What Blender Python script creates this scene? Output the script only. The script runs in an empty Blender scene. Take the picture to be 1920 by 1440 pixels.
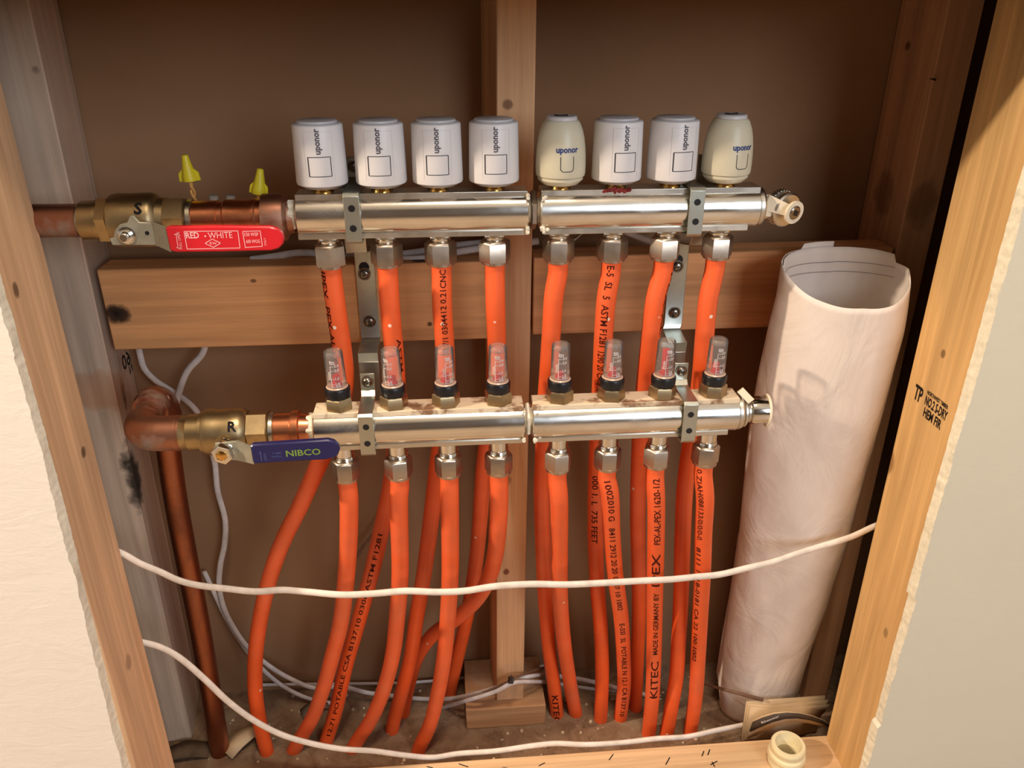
import bpy, bmesh, math, random
from mathutils import Vector, Matrix, noise
random.seed(7)
scene = bpy.context.scene
COL = scene.collection
PI = math.pi

# ------------------------------------------------------------------ camera
FPX = 1498.0
PITCH, YAW = math.radians(25.06), math.radians(4.73)
CAM = Vector((0, -.84, .93))
cd = bpy.data.cameras.new('camera')
cd.sensor_fit = 'HORIZONTAL'; cd.sensor_width = 36; cd.lens = FPX/1920*36; cd.clip_start = .01; cd.clip_end = 50
cam = bpy.data.objects.new('camera', cd); COL.objects.link(cam)
cam.location = CAM; cam.rotation_euler = (PI/2-PITCH, 0, -YAW)
scene.camera = cam
# ------------------------------------------------------------------ light and exposure
scene.view_settings.view_transform = 'Standard'
scene.view_settings.look = 'None'
scene.view_settings.exposure = 1.05
scene.view_settings.gamma = 1
scene.view_settings.use_curve_mapping = False
scene.cycles.use_denoising = True
scene.cycles.max_bounces = 8
w = bpy.data.worlds.new('world'); scene.world = w; w.use_nodes = True
w.node_tree.nodes['Background'].inputs[0].default_value = (1, .90, .80, 1)
w.node_tree.nodes['Background'].inputs[1].default_value = .24
def area(name, loc, target, size, power, color, shape='DISK', size_y=None):
    l = bpy.data.lights.new(name, 'AREA'); l.shape = shape; l.size = size
    if size_y: l.size_y = size_y
    l.energy = power; l.color = color
    o = bpy.data.objects.new(name, l); COL.objects.link(o); o.location = loc
    o.rotation_euler = (Vector(target)-Vector(loc)).to_track_quat('-Z', 'Y').to_euler()
    return o
area('floor_lamp_light', (-1.75, -.68, 1.66), (0, -.1, .55), .07, 20, (1, .83, .64))
area('ceiling_lamp_light', (.10, -.86, 2.33), (.12, -.2, .5), .30, 10, (1, .83, .66))
area('window_light', (1.2, -2.6, 1.5), (-.2, 0, .6), 1.0, 18, (.78, .87, 1.0), 'RECTANGLE', 1.1)

# ------------------------------------------------------------------ helpers
RV = Vector((math.cos(YAW), -math.sin(YAW), 0))
FV = Vector((math.sin(YAW)*math.cos(PITCH), math.cos(YAW)*math.cos(PITCH), -math.sin(PITCH)))
UV = RV.cross(FV)
def ray(px, py): return FV + RV*((px-960)/FPX) + UV*((720-py)/FPX)
def at(px, py, Y): r = ray(px, py); return CAM + r*((Y-CAM.y)/r.y)
def atx(px, py, X): r = ray(px, py); return CAM + r*((X-CAM.x)/r.x)
def atz(px, py, z): r = ray(px, py); return CAM + r*((z-CAM.z)/r.z)

class MB:
    def __init__(s): s.v = []; s.f = []
    def add(s, vs, fs):
        b = len(s.v); s.v += [Vector(p) for p in vs]; s.f += [tuple(i+b for i in f) for f in fs]; return s
    def box(s, x0, x1, y0, y1, z0, z1):
        return s.hexa([(x0,y0,z0),(x1,y0,z0),(x1,y1,z0),(x0,y1,z0),(x0,y0,z1),(x1,y0,z1),(x1,y1,z1),(x0,y1,z1)])
    def hexa(s, p): return s.add(p, [(0,3,2,1),(4,5,6,7),(0,1,5,4),(1,2,6,5),(2,3,7,6),(3,0,4,7)])
    def lathe(s, prof, o=(0,0,0), d=(0,0,1), seg=32, ref=(0,-1,0), rot=0, sq=1.0):
        o = Vector(o); d = Vector(d).normalized(); u = Vector(ref); u = u if (u-d*u.dot(d)).length > .05 else Vector((0,0,1)); u = (u-d*u.dot(d)).normalized(); w = d.cross(u)
        vs = []; fs = []; n = len(prof)
        for r, t in prof:
            for k in range(seg):
                a = 2*PI*k/seg+rot; vs.append(o+d*t+u*(math.cos(a)*r)+w*(math.sin(a)*r*sq))
        for i in range(n-1):
            for k in range(seg):
                k2 = (k+1) % seg; fs.append((i*seg+k, i*seg+k2, (i+1)*seg+k2, (i+1)*seg+k))
        if prof[0][0] > 1e-5: fs.append(tuple(range(seg))[::-1])
        if prof[-1][0] > 1e-5: fs.append(tuple((n-1)*seg+k for k in range(seg)))
        return s.add(vs, fs)
    def build(s, name, mat, parent=None, ang=38, bevel=0):
        o = s._build(name, mat, parent, ang)
        if bevel:
            m = o.modifiers.new('bevel', 'BEVEL'); m.width = bevel; m.segments = 2; m.limit_method = 'ANGLE'; m.angle_limit = .6
        return o
    def _build(s, name, mat, parent, ang):
        off = worldloc(parent)
        me = bpy.data.meshes.new(name); me.from_pydata([tuple(p-off) for p in s.v], [], s.f); me.validate()
        bm = bmesh.new(); bm.from_mesh(me); bmesh.ops.remove_doubles(bm, verts=bm.verts, dist=1e-6)
        bmesh.ops.recalc_face_normals(bm, faces=bm.faces); bm.to_mesh(me); bm.free()
        for p in me.polygons: p.use_smooth = True
        me.set_sharp_from_angle(angle=math.radians(ang))
        me.materials.append(mat)
        o = bpy.data.objects.new(name, me); COL.objects.link(o)
        if parent: o.parent = parent
        return o
def worldloc(o):
    v = Vector((0,0,0))
    while o is not None: v += o.location; o = o.parent
    return v
def tag(o, label=None, cat=None, group=None, kind=None):
    if label: o['label'] = label
    if cat: o['category'] = cat
    if group: o['group'] = group
    if kind: o['kind'] = kind
    return o
def thing(name, loc, label, cat, group=None):
    o = bpy.data.objects.new(name, None); COL.objects.link(o); o.location = loc; o.empty_display_size = .01
    return tag(o, label, cat, group)
def copy_tree(o, parent=None):
    c = o.copy(); COL.objects.link(c)
    if parent: c.parent = parent
    for ch in list(o.children): copy_tree(ch, c)
    return c
def catmull(P, step=.004):
    P = [Vector(p) for p in P]; out = []
    Q = [P[0]*2-P[1]] + P + [P[-1]*2-P[-2]]
    for i in range(1, len(Q)-2):
        a, b, c, d = Q[i-1:i+3]; n = max(2, int((c-b).length/step))
        # centripetal
        t0 = 0; t1 = t0+max((b-a).length, 1e-6)**.5; t2 = t1+max((c-b).length, 1e-6)**.5; t3 = t2+max((d-c).length, 1e-6)**.5
        for k in range(n):
            t = t1+(t2-t1)*k/n
            A1 = a*((t1-t)/(t1-t0))+b*((t-t0)/(t1-t0)); A2 = b*((t2-t)/(t2-t1))+c*((t-t1)/(t2-t1)); A3 = c*((t3-t)/(t3-t2))+d*((t-t2)/(t3-t2))
            B1 = A1*((t2-t)/(t2-t0))+A2*((t-t0)/(t2-t0)); B2 = A2*((t3-t)/(t3-t1))+A3*((t-t1)/(t3-t1))
            out.append(B1*((t2-t)/(t2-t1))+B2*((t-t1)/(t2-t1)))
    out.append(P[-1]); return out
def sweep(mb, pts, r, seg=16, flat=1.0, ref=(0,-1,0)):
    n = len(pts); vs = []; fs = []
    for i, p in enumerate(pts):
        T = (pts[min(i+1,n-1)]-pts[max(i-1,0)]).normalized(); N = Vector(ref); N = (N-T*N.dot(T))
        if N.length < 1e-3: N = Vector((0,0,1)).cross(T)
        N.normalize(); B = T.cross(N)
        for k in range(seg):
            a = 2*PI*k/seg; vs.append(p+N*(math.cos(a)*r*flat)+B*(math.sin(a)*r))
    for i in range(n-1):
        for k in range(seg): k2 = (k+1) % seg; fs.append((i*seg+k, i*seg+k2, (i+1)*seg+k2, (i+1)*seg+k))
    fs.append(tuple(range(seg))[::-1]); fs.append(tuple((n-1)*seg+k for k in range(seg)))
    mb.add(vs, fs)
def text_mesh(s, bold=0.0, cuts=0, cutx=0):
    """2D vertices and faces of a string, height of a capital ~ .7 units"""
    cu = bpy.data.curves.new('lettering', 'FONT'); cu.body = s; cu.resolution_u = 2; cu.offset = bold; cu.align_x = 'LEFT'
    o = bpy.data.objects.new('lettering', cu); COL.objects.link(o)
    dg = bpy.context.evaluated_depsgraph_get(); dg.update()
    me = bpy.data.meshes.new_from_object(o.evaluated_get(dg))
    bpy.data.objects.remove(o); bpy.data.curves.remove(cu)
    bm = bmesh.new(); bm.from_mesh(me); bpy.data.meshes.remove(me)
    xs = [v.co.x for v in bm.verts]; ys = [v.co.y for v in bm.verts]
    x0, x1, y0, y1 = min(xs), max(xs), min(ys), max(ys)
    for k in range(1, cuts+1):
        bmesh.ops.bisect_plane(bm, geom=bm.verts[:]+bm.edges[:]+bm.faces[:], plane_co=(0, y0+(y1-y0)*k/(cuts+1), 0), plane_no=(0,1,0))
    for k in range(1, cutx+1):
        bmesh.ops.bisect_plane(bm, geom=bm.verts[:]+bm.edges[:]+bm.faces[:], plane_co=(x0+(x1-x0)*k/(cutx+1), 0, 0), plane_no=(1,0,0))
    bm.verts.index_update()
    vs = [(v.co.x-x0, v.co.y) for v in bm.verts]; fs = [tuple(v.index for v in f.verts) for f in bm.faces]; bm.free()
    return vs, fs, x1-x0
def put_text(mb, s, o, ux, uy, height=None, width=None, bold=0.0, center=False):
    vs, fs, wd = text_mesh(s, bold); ux = Vector(ux).normalized(); uy = Vector(uy).normalized()
    sy = height/.7 if height else width/wd; sx = width/wd if width else sy
    o = Vector(o)-(ux*(wd*sx/2) if center else Vector((0,0,0)))
    mb.add([o+ux*(x*sx)+uy*(y*sy) for x, y in vs], fs)
def text_on_tube(mb, s, pts, r, start, up, height, ang=0.0, stretch=1.0, bold=.01):
    """lettering wrapped on a tube, start = length along it from the first point; up=+1 letters run towards the end of the tube"""
    vs, fs, wd = text_mesh(s, bold, cuts=4)
    sc = height/.7; L = [0]
    for a, b in zip(pts, pts[1:]): L.append(L[-1]+(b-a).length)
    out = []
    for x, y in vs:
        q = start+up*x*sc*stretch; q = max(0, min(L[-1]-1e-6, q))
        lo, hi = 0, len(L)-1
        while hi-lo > 1:
            m = (lo+hi)//2
            if L[m] <= q: lo = m
            else: hi = m
        f = (q-L[lo])/(L[lo+1]-L[lo]); c = pts[lo].lerp(pts[lo+1], f)
        T = (pts[min(lo+2,len(pts)-1)]-pts[max(lo-1,0)]).normalized(); N = Vector((0,-1,0)); N = (N-T*N.dot(T)).normalized()
        S = N.cross(T) if T.z < 0 else T.cross(N)      # points to +x
        if S.x < 0: S = -S
        a = ang+up*(y*sc-height/2)/r
        out.append(c+(N*math.cos(a)+S*math.sin(a))*(r+.00018))
    mb.add(out, fs)
def slab(mb, outline, y0, y1, bev=.0015):
    """outline of (x, z) in the plane of the wall, given a thickness between y0 and y1 with eased edges"""
    n = len(outline); cx = sum(p[0] for p in outline)/n; cz = sum(p[1] for p in outline)/n
    def inset(d):
        res = []
        for i in range(n):
            a = Vector(outline[i-1]); b = Vector(outline[i]); c = Vector(outline[(i+1) % n])
            e1 = (b-a).normalized(); e2 = (c-b).normalized(); n1 = Vector((-e1.y, e1.x)); n2 = Vector((-e2.y, e2.x))
            m = n1+n2; m = m/max(.4, m.length_squared)*2
            m = m*1.0
            q = b+m*(-d*orient) ; res.append(q)
        return res
    A = sum(outline[i-1][0]*outline[i][1]-outline[i][0]*outline[i-1][1] for i in range(n)); orient = -1 if A > 0 else 1
    rings = [(y0, inset(bev)), (y0+(bev if y1 > y0 else -bev), [Vector(p) for p in outline]), (y1-(bev if y1 > y0 else -bev), [Vector(p) for p in outline]), (y1, inset(bev))]
    vs = [(p[0], y, p[1]) for y, r in rings for p in r]; fs = []
    for i in range(3):
        for k in range(n): k2 = (k+1) % n; fs.append((i*n+k, i*n+k2, (i+1)*n+k2, (i+1)*n+k))
    fs.append(tuple(range(n))); fs.append(tuple(3*n+k for k in range(n)))
    mb.add(vs, fs)
def strip(mb, pts, wx, th):
    """flat steel strip bent along points, width along x"""
    n = len(pts); vs = []; fs = []
    for i, p in enumerate(pts):
        p = Vector(p); a = Vector(pts[max(i-1,0)]); b = Vector(pts[min(i+1,n-1)]); T = (b-a).normalized(); N = Vector((0, -T.z, T.y)).normalized()
        w_ = wx[i] if isinstance(wx, (list, tuple)) else wx
        for sx, sn in ((-1,-1),(1,-1),(1,1),(-1,1)): vs.append(p+Vector((sx*w_/2,0,0))+N*(sn*th/2))
    for i in range(n-1):
        for k in range(4): k2 = (k+1) % 4; fs.append((i*4+k, i*4+k2, (i+1)*4+k2, (i+1)*4+k))
    fs += [(3,2,1,0), tuple(4*(n-1)+k for k in range(4))]
    mb.add(vs, fs)
def line(mb, a, b, wd, n):
    a = Vector(a); b = Vector(b); s = (b-a).normalized().cross(Vector(n)).normalized()*wd/2
    mb.add([a-s, a+s, b+s, b-s], [(0,1,2,3)])

# ------------------------------------------------------------------ materials
def newmat(name):
    m = bpy.data.materials.new(name); m.use_nodes = True; nt = m.node_tree
    return m, nt, nt.nodes['Principled BSDF']
def lin(c): return tuple(((x/255)/12.92 if x/255 <= .04045 else (((x/255)+.055)/1.055)**2.4) for x in c)+(1,)
def N(nt, t, **k):
    n = nt.nodes.new(t)
    for a, b in k.items():
        if a in n.inputs: n.inputs[a].default_value = b
        else: setattr(n, a, b)
    return n
def noise_node(nt, scale, detail=4, rough=.55, mapping=None, dist=0):
    n = N(nt, 'ShaderNodeTexNoise'); n.inputs['Scale'].default_value = scale; n.inputs['Detail'].default_value = detail
    n.inputs['Roughness'].default_value = rough; n.inputs['Distortion'].default_value = dist
    nt.links.new(mapping.outputs[0] if mapping else coord(nt).outputs['Object'], n.inputs['Vector']); return n
def coord(nt):
    for n in nt.nodes:
        if n.type == 'TEX_COORD': return n
    return nt.nodes.new('ShaderNodeTexCoord')
def ramp(nt, src, stops):
    r = nt.nodes.new('ShaderNodeValToRGB'); e = r.color_ramp.elements
    while len(e) < len(stops): e.new(.5)
    for x, (p, c) in zip(e, stops): x.position = p; x.color = c if len(c) == 4 else (*c, 1)
    nt.links.new(src, r.inputs[0]); return r
def mix(nt, fac, a, b, mode='MIX'):
    m = nt.nodes.new('ShaderNodeMix'); m.data_type = 'RGBA'; m.blend_type = mode
    for sock, v in ((m.inputs['Factor'], fac), (m.inputs[6], a), (m.inputs[7], b)):
        if hasattr(v, 'node'): nt.links.new(v, sock)
        else: sock.default_value = v
    return m.outputs[2]
def bump(nt, src, bs, strength=.3, dist=.001):
    b = nt.nodes.new('ShaderNodeBump'); b.inputs['Strength'].default_value = strength; b.inputs['Distance'].default_value = dist
    nt.links.new(src, b.inputs['Height']); nt.links.new(b.outputs[0], bs.inputs['Normal']); return b
def mapping(nt, scale, loc=(0,0,0), rot=(0,0,0)):
    m = nt.nodes.new('ShaderNodeMapping'); m.inputs['Scale'].default_value = scale; m.inputs['Location'].default_value = loc; m.inputs['Rotation'].default_value = rot
    nt.links.new(coord(nt).outputs['Object'], m.inputs['Vector']); return m
def grey(v): return (v, v, v, 1)
def wood(name, base, dark, axis='Z', seed=0, knots=(), rough=.75, contrast=.42, stains=(), stain_col=(14,10,8)):
    m, nt, bs = newmat(name)
    s1 = [38, 38, 38]; s2 = [9, 9, 9]; i = 'XYZ'.index(axis); s1[i] = 1.3; s2[i] = .55
    m1 = mapping(nt, s1, (seed, seed*.7, seed*1.3)); m2 = mapping(nt, s2, (seed*1.7, seed, seed*.3))
    n1 = noise_node(nt, 3.2, 6, .65, m1, .4); n2 = noise_node(nt, 2.2, 3, .5, m2, 1.2)
    mid = tuple((a+b)/2 for a, b in zip(base, dark))
    light = tuple(min(255, a*1.07+3) for a in base)
    c1 = ramp(nt, n1.outputs['Fac'], [(.28, lin(tuple(a+(b-a)*contrast for a, b in zip(base, dark)))), (.5, lin(base)), (.72, lin(light))])
    c2 = ramp(nt, n2.outputs['Fac'], [(.36, grey(.80)), (.55, grey(1)), (.7, (1.0, .95, .90, 1))])
    col = mix(nt, 1.0, c1.outputs[0], c2.outputs[0], 'MULTIPLY')
    nn = noise_node(nt, 60, 3)
    for (kx, ky, kz, r, stretch, strength, kc) in [(*k, 1.0, lin(stain_col)) if len(k) == 5 else k for k in (list(knots)+list(stains))]:
        sc = [1/r]*3; sc[i] = 1/(r*stretch)
        mp = nt.nodes.new('ShaderNodeMapping'); mp.vector_type = 'POINT'
        mp.inputs['Scale'].default_value = sc; mp.inputs['Location'].default_value = (-kx*sc[0], -ky*sc[1], -kz*sc[2])
        nt.links.new(coord(nt).outputs['Object'], mp.inputs['Vector'])
        ln = N(nt, 'ShaderNodeVectorMath', operation='LENGTH'); nt.links.new(mp.outputs[0], ln.inputs[0])
        ad = N(nt, 'ShaderNodeMath', operation='MULTIPLY_ADD'); nt.links.new(nn.outputs['Fac'], ad.inputs[0]); ad.inputs[1].default_value = .9; nt.links.new(ln.outputs['Value'], ad.inputs[2])
        rr = ramp(nt, ad.outputs[0], [(.0, grey(strength)), (.62, grey(strength*.92)), (.82, grey(strength*.55)), (1.0, grey(0))])
        # ramp input runs 0..1 for 0.45..1.45
        sb = N(nt, 'ShaderNodeMath', operation='SUBTRACT'); nt.links.new(ad.outputs[0], sb.inputs[0]); sb.inputs[1].default_value = .45; nt.links.new(sb.outputs[0], rr.inputs[0])
        col = mix(nt, rr.outputs[0], col, kc)
    nt.links.new(col, bs.inputs['Base Color']); bs.inputs['Roughness'].default_value = rough; bs.inputs['Specular IOR Level'].default_value = .25
    bump(nt, n1.outputs['Fac'], bs, .25, .0008)
    return m
def plain(name, col, rough=.5, spec=.5, metal=0, var=.08, vscale=40, bmp=0, bscale=200, coat=0):
    m, nt, bs = newmat(name)
    n = noise_node(nt, vscale, 4); c = ramp(nt, n.outputs['Fac'], [(.3, lin(tuple(x*(1-var) for x in col))), (.7, lin(tuple(min(255, x*(1+var)) for x in col)))])
    nt.links.new(c.outputs[0], bs.inputs['Base Color']); bs.inputs['Roughness'].default_value = rough; bs.inputs['Metallic'].default_value = metal
    bs.inputs['Specular IOR Level'].default_value = spec; bs.inputs['Coat Weight'].default_value = coat
    if bmp: b = noise_node(nt, bscale, 3); bump(nt, b.outputs['Fac'], bs, bmp, .0006)
    return m
def metal(name, col, col2, rough=(.18, .35), scale=30, bmp=.06, stretch=None, thr=(.45, .75), metallic=(1, 1)):
    m, nt, bs = newmat(name); bs.inputs['Metallic'].default_value = 1
    mp = mapping(nt, stretch) if stretch else None
    n = noise_node(nt, scale, 6, .6, mp, .3); f = ramp(nt, n.outputs['Fac'], [(thr[0], grey(0)), (thr[1], grey(1))])
    nt.links.new(mix(nt, f.outputs[0], lin(col), lin(col2)), bs.inputs['Base Color'])
    r = N(nt, 'ShaderNodeMapRange'); nt.links.new(f.outputs[0], r.inputs[0]); r.inputs[3].default_value = rough[0]; r.inputs[4].default_value = rough[1]
    nt.links.new(r.outputs[0], bs.inputs['Roughness'])
    r2 = N(nt, 'ShaderNodeMapRange'); nt.links.new(f.outputs[0], r2.inputs[0]); r2.inputs[3].default_value = metallic[0]; r2.inputs[4].default_value = metallic[1]
    nt.links.new(r2.outputs[0], bs.inputs['Metallic'])
    b = noise_node(nt, scale*3, 3); bump(nt, b.outputs['Fac'], bs, bmp, .0005)
    return m
def pipe_mat(name, col):
    m, nt, bs = newmat(name)
    v = N(nt, 'ShaderNodeTexVoronoi'); v.inputs['Scale'].default_value = 46; nt.links.new(coord(nt).outputs['Object'], v.inputs['Vector'])
    n = noise_node(nt, 14, 5, .6); base = ramp(nt, n.outputs['Fac'], [(.3, lin(tuple(x*.90 for x in col))), (.65, lin(col))])
    dust = noise_node(nt, 5, 4, .6); dr = ramp(nt, dust.outputs['Fac'], [(.50, grey(0)), (.72, grey(.22))])
    c = mix(nt, dr.outputs[0], base.outputs[0], lin((222, 150, 118)))
    sp = ramp(nt, v.outputs['Distance'], [(.07, grey(1)), (.10, grey(0))])
    pick = ramp(nt, N(nt, 'ShaderNodeSeparateColor').outputs[0], [(.80, grey(0)), (.82, grey(1))])
    nt.links.new(v.outputs['Color'], pick.inputs[0].links[0].from_node.inputs[0])
    ml = N(nt, 'ShaderNodeMath', operation='MULTIPLY'); nt.links.new(sp.outputs[0], ml.inputs[0]); nt.links.new(pick.outputs[0], ml.inputs[1])
    c = mix(nt, ml.outputs[0], c, lin((235, 215, 195)))
    nt.links.new(c, bs.inputs['Base Color']); bs.inputs['Roughness'].default_value = .38; bs.inputs['Specular IOR Level'].default_value = .4
    bs.inputs['Subsurface Weight'].default_value = 0
    return m
M = {}
M['nickel'] = metal('polished_nickel', (232, 230, 222), (208, 202, 190), (.16, .34), 26, .05, (.5, 1, 1))
M['rail'] = metal('dull_plated_rail', (206, 202, 192), (212, 202, 184), (.30, .5), 30, .08)
M['crusty'] = metal('crusted_rail', (150, 116, 88), (218, 198, 168), (.45, .8), 40, .3, None, (.40, .50), (.4, 0))
M['nut'] = metal('brushed_nut', (188, 172, 154), (170, 152, 134), (.34, .46), 60, .05)
M['chrome'] = metal('chrome', (225, 222, 215), (205, 200, 190), (.10, .2), 60, .03)
M['steel'] = metal('zinc_steel', (190, 192, 180), (164, 164, 152), (.34, .48), 22, .06)
M['screw'] = metal('screw_steel', (150, 142, 130), (110, 104, 96), (.25, .4), 90, .05)
M['copper'] = metal('tarnished_copper', (222, 146, 106), (150, 88, 60), (.28, .45), 18, .12, None, (.45, .7))
M['copper_dark'] = metal('weathered_copper', (168, 118, 94), (140, 124, 110), (.45, .75), 16, .15, None, (.52, .66), (1, .3))
M['copper_riser'] = metal('dull_riser_copper', (166, 104, 74), (112, 72, 52), (.42, .6), 16, .12)
M['solder'] = metal('solder', (190, 180, 160), (150, 140, 120), (.3, .5), 80, .2)
M['brass'] = metal('aged_brass', (178, 156, 116), (132, 112, 84), (.35, .55), 30, .12)
M['brass_hex'] = metal('bronze_hex', (176, 154, 118), (150, 128, 94), (.36, .5), 60, .05)
M['gold'] = metal('bright_brass', (214, 170, 96), (190, 140, 70), (.15, .3), 60, .03)
M['paste'] = plain('pipe_sealant', (222, 212, 190), .7, .3, var=.12, vscale=120, bmp=.4)
M['white_cap'] = plain('white_plastic', (222, 218, 216), .38, .4, var=.01)
M['cream_cap'] = plain('cream_plastic', (206, 198, 172), .38, .4, var=.015)
M['cap_base'] = plain('grey_plastic', (168, 162, 158), .45, .4, var=.02)
M['cap_top'] = plain('grey_white_plastic', (196, 191, 190), .4, .4, var=.02)
M['grey_ink'] = plain('grey_ink', (96, 92, 98), .6, .2, var=.0)
M['blue_ink'] = plain('blue_ink', (44, 62, 122), .6, .2, var=.0)
M['black_ink'] = plain('black_ink', (26, 20, 20), .7, .2, var=.0)
M['pipe_ink'] = plain('pipe_ink', (70, 16, 8), .6, .2, var=.0)
M['line_ink'] = plain('dark_outline', (44, 40, 46), .6, .2, var=.0)
M['pex'] = pipe_mat('orange_pipe', (240, 94, 40))
M['black_rubber'] = plain('black_plastic', (24, 23, 26), .35, .4, var=.05)
M['red_float'] = plain('red_float', (200, 22, 34), .4, .4, var=.02)
M['white_ink'] = plain('white_ink', (236, 226, 220), .6, .2, var=.0)
M['red_grip'] = plain('red_vinyl', (204, 32, 42), .32, .5, var=.02)
M['pink_ink'] = plain('pale_pink_print', (246, 178, 176), .6, .2, var=.03)
M['blue_grip'] = plain('blue_vinyl', (24, 25, 76), .3, .5, var=.03)
M['olive_ink'] = plain('olive_print', (116, 140, 62), .6, .2, var=.03)
M['slate_ink'] = plain('slate_print', (82, 92, 134), .6, .2, var=.03)
M['lever'] = plain('cast_lever', (150, 144, 124), .45, .5, metal=.35, var=.08, vscale=80, bmp=.15)
M['cable'] = plain('white_cable', (226, 212, 196), .5, .3, var=.07, vscale=60, bmp=.15, bscale=90)
M['cable_grey'] = plain('grey_white_cable', (200, 190, 182), .55, .3, var=.08, vscale=60)
M['cable_brown'] = plain('brown_cable', (112, 82, 62), .6, .3, var=.1)
M['yellow'] = plain('yellow_plastic', (226, 204, 44), .4, .4, var=.03)
M['wire'] = plain('orange_wire', (206, 150, 80), .5, .3, var=.1)
M['stub_grey'] = plain('grey_sheath', (150, 140, 124), .6, .3, var=.1)
M['coupling'] = plain('ivory_plastic', (228, 214, 172), .42, .4, var=.02)
M['strap'] = plain('ivory_strap', (222, 208, 182), .5, .3, var=.03)
M['booklet'] = plain('tan_paper', (196, 168, 132), .8, .2, var=.05, vscale=20)
M['booklet_dark'] = plain('dark_print', (70, 58, 48), .6, .3, var=.12, vscale=30)
M['tie'] = plain('dark_tie', (60, 50, 46), .6, .3)
def mat_paper():
    m, nt, bs = newmat('white_roll_paper')
    n = noise_node(nt, 9, 5, .6, mapping(nt, (1.6, 1.6, .6)), .6); c = ramp(nt, n.outputs['Fac'], [(.3, lin((216, 200, 186))), (.7, lin((232, 218, 204)))])
    nt.links.new(c.outputs[0], bs.inputs['Base Color']); bs.inputs['Roughness'].default_value = .75; bs.inputs['Specular IOR Level'].default_value = .2
    n2 = noise_node(nt, 13, 4, .55, mapping(nt, (1, 1, .7)), 1.5); bump(nt, n2.outputs['Fac'], bs, .55, .006); return m
M['paper'] = mat_paper()
def mat_drywall(name, col, bmp=.12):
    m, nt, bs = newmat(name)
    n = noise_node(nt, 3, 4); c = ramp(nt, n.outputs['Fac'], [(.3, lin(tuple(x*.98 for x in col))), (.7, lin(col))])
    nt.links.new(c.outputs[0], bs.inputs['Base Color']); bs.inputs['Roughness'].default_value = .85; bs.inputs['Specular IOR Level'].default_value = .15
    n2 = noise_node(nt, 22, 6, .65, mapping(nt, (1, 1, 2.2)), .8); bump(nt, n2.outputs['Fac'], bs, bmp, .003); return m
M['drywall_left'] = mat_drywall('painted_drywall_lit', (236, 226, 212), .28)  # paler copy of the one wall paint, stronger light put into its colour
M['drywall_right'] = mat_drywall('painted_drywall_smooth_dim', (208, 200, 178), .10)  # same wall, smoother; its weaker light is put into a darker colour
M['gypsum'] = plain('broken_gypsum', (232, 226, 204), .9, .1, var=.05, vscale=150, bmp=.5, bscale=500)
def mat_kraft():
    m, nt, bs = newmat('brown_board_paper')
    n = noise_node(nt, 2.4, 5, .6); c = ramp(nt, n.outputs['Fac'], [(.3, lin((138, 104, 74))), (.7, lin((154, 118, 86)))])
    nt.links.new(c.outputs[0], bs.inputs['Base Color']); bs.inputs['Roughness'].default_value = .8; bs.inputs['Specular IOR Level'].default_value = .2; return m
M['kraft'] = mat_kraft()
def mat_floor():
    m, nt, bs = newmat('dusty_subfloor')
    n = noise_node(nt, 26, 8, .7, None, 1.0); c = ramp(nt, n.outputs['Fac'], [(.3, lin((96, 74, 54))), (.5, lin((132, 104, 78))), (.68, lin((150, 128, 102))), (.78, lin((196, 180, 156)))])
    nt.links.new(c.outputs[0], bs.inputs['Base Color']); bs.inputs['Roughness'].default_value = .9
    bump(nt, n.outputs['Fac'], bs, .6, .006); return m
M['floor'] = mat_floor()
M['room_floor'] = plain('room_floor_boards', (168, 144, 118), .5, .4, var=.1, vscale=4)
M['room_far_wall'] = plain('room_far_paint', (96, 84, 74), .9, .2, var=.02)
M['room_wall'] = plain('room_paint', (206, 196, 178), .9, .2, var=.02)
def mat_glass():
    m, nt, bs = newmat('clear_tube'); out = nt.nodes['Material Output']
    tr = N(nt, 'ShaderNodeBsdfTransparent'); tr.inputs[0].default_value = (.99, .97, .95, 1)
    gl = N(nt, 'ShaderNodeBsdfGlossy'); gl.inputs['Roughness'].default_value = .08
    fr = N(nt, 'ShaderNodeFresnel'); fr.inputs['IOR'].default_value = 1.25
    df = N(nt, 'ShaderNodeBsdfDiffuse'); df.inputs[0].default_value = (.8, .75, .7, 1)
    m0 = N(nt, 'ShaderNodeMixShader'); m0.inputs[0].default_value = .10; nt.links.new(tr.outputs[0], m0.inputs[1]); nt.links.new(df.outputs[0], m0.inputs[2])
    mx = N(nt, 'ShaderNodeMixShader'); nt.links.new(fr.outputs[0], mx.inputs[0]); nt.links.new(m0.outputs[0], mx.inputs[1]); nt.links.new(gl.outputs[0], mx.inputs[2])
    nt.links.new(mx.outputs[0], out.inputs[0]); return m
M['glass'] = mat_glass()
M['glass_cap'] = plain('frosted_cap', (190, 160, 138), .3, .5, var=.03)

# ------------------------------------------------------------------ setting
FRONT = -.2027; SF = -.190; SB = -.100       # wall face, stud front, stud back
BW = .085                                     # face of the board behind
mb = MB()
mb.box(-1.7, 1.7, BW, BW+.013, 0, 2.4); mb.box(-1.72, -1.7, FRONT, BW+.013, 0, 2.4); mb.box(1.7, 1.72, FRONT, BW+.013, 0, 2.4)  # the two end boxes are added out of view to stop light leaking in
tag(mb.build('wall_back', M['kraft']), kind='structure')
tag(MB().box(-2.2, 2.2, -3.2, -.24, -.05, 0).build('floor_room', M['room_floor']), kind='structure')
tag(MB().box(-2.2, 2.2, -.24, BW+.02, -.05, 0).build('floor', M['floor']), kind='structure')
tag(MB().box(-2.2, 2.2, -3.2, BW+.02, 2.4, 2.45).build('ceiling', M['room_wall']), kind='structure')
tag(MB().box(-2.2, 2.2, -3.22, -3.2, 0, 2.4).build('wall_opposite', M['room_far_wall']), kind='structure')
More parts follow.
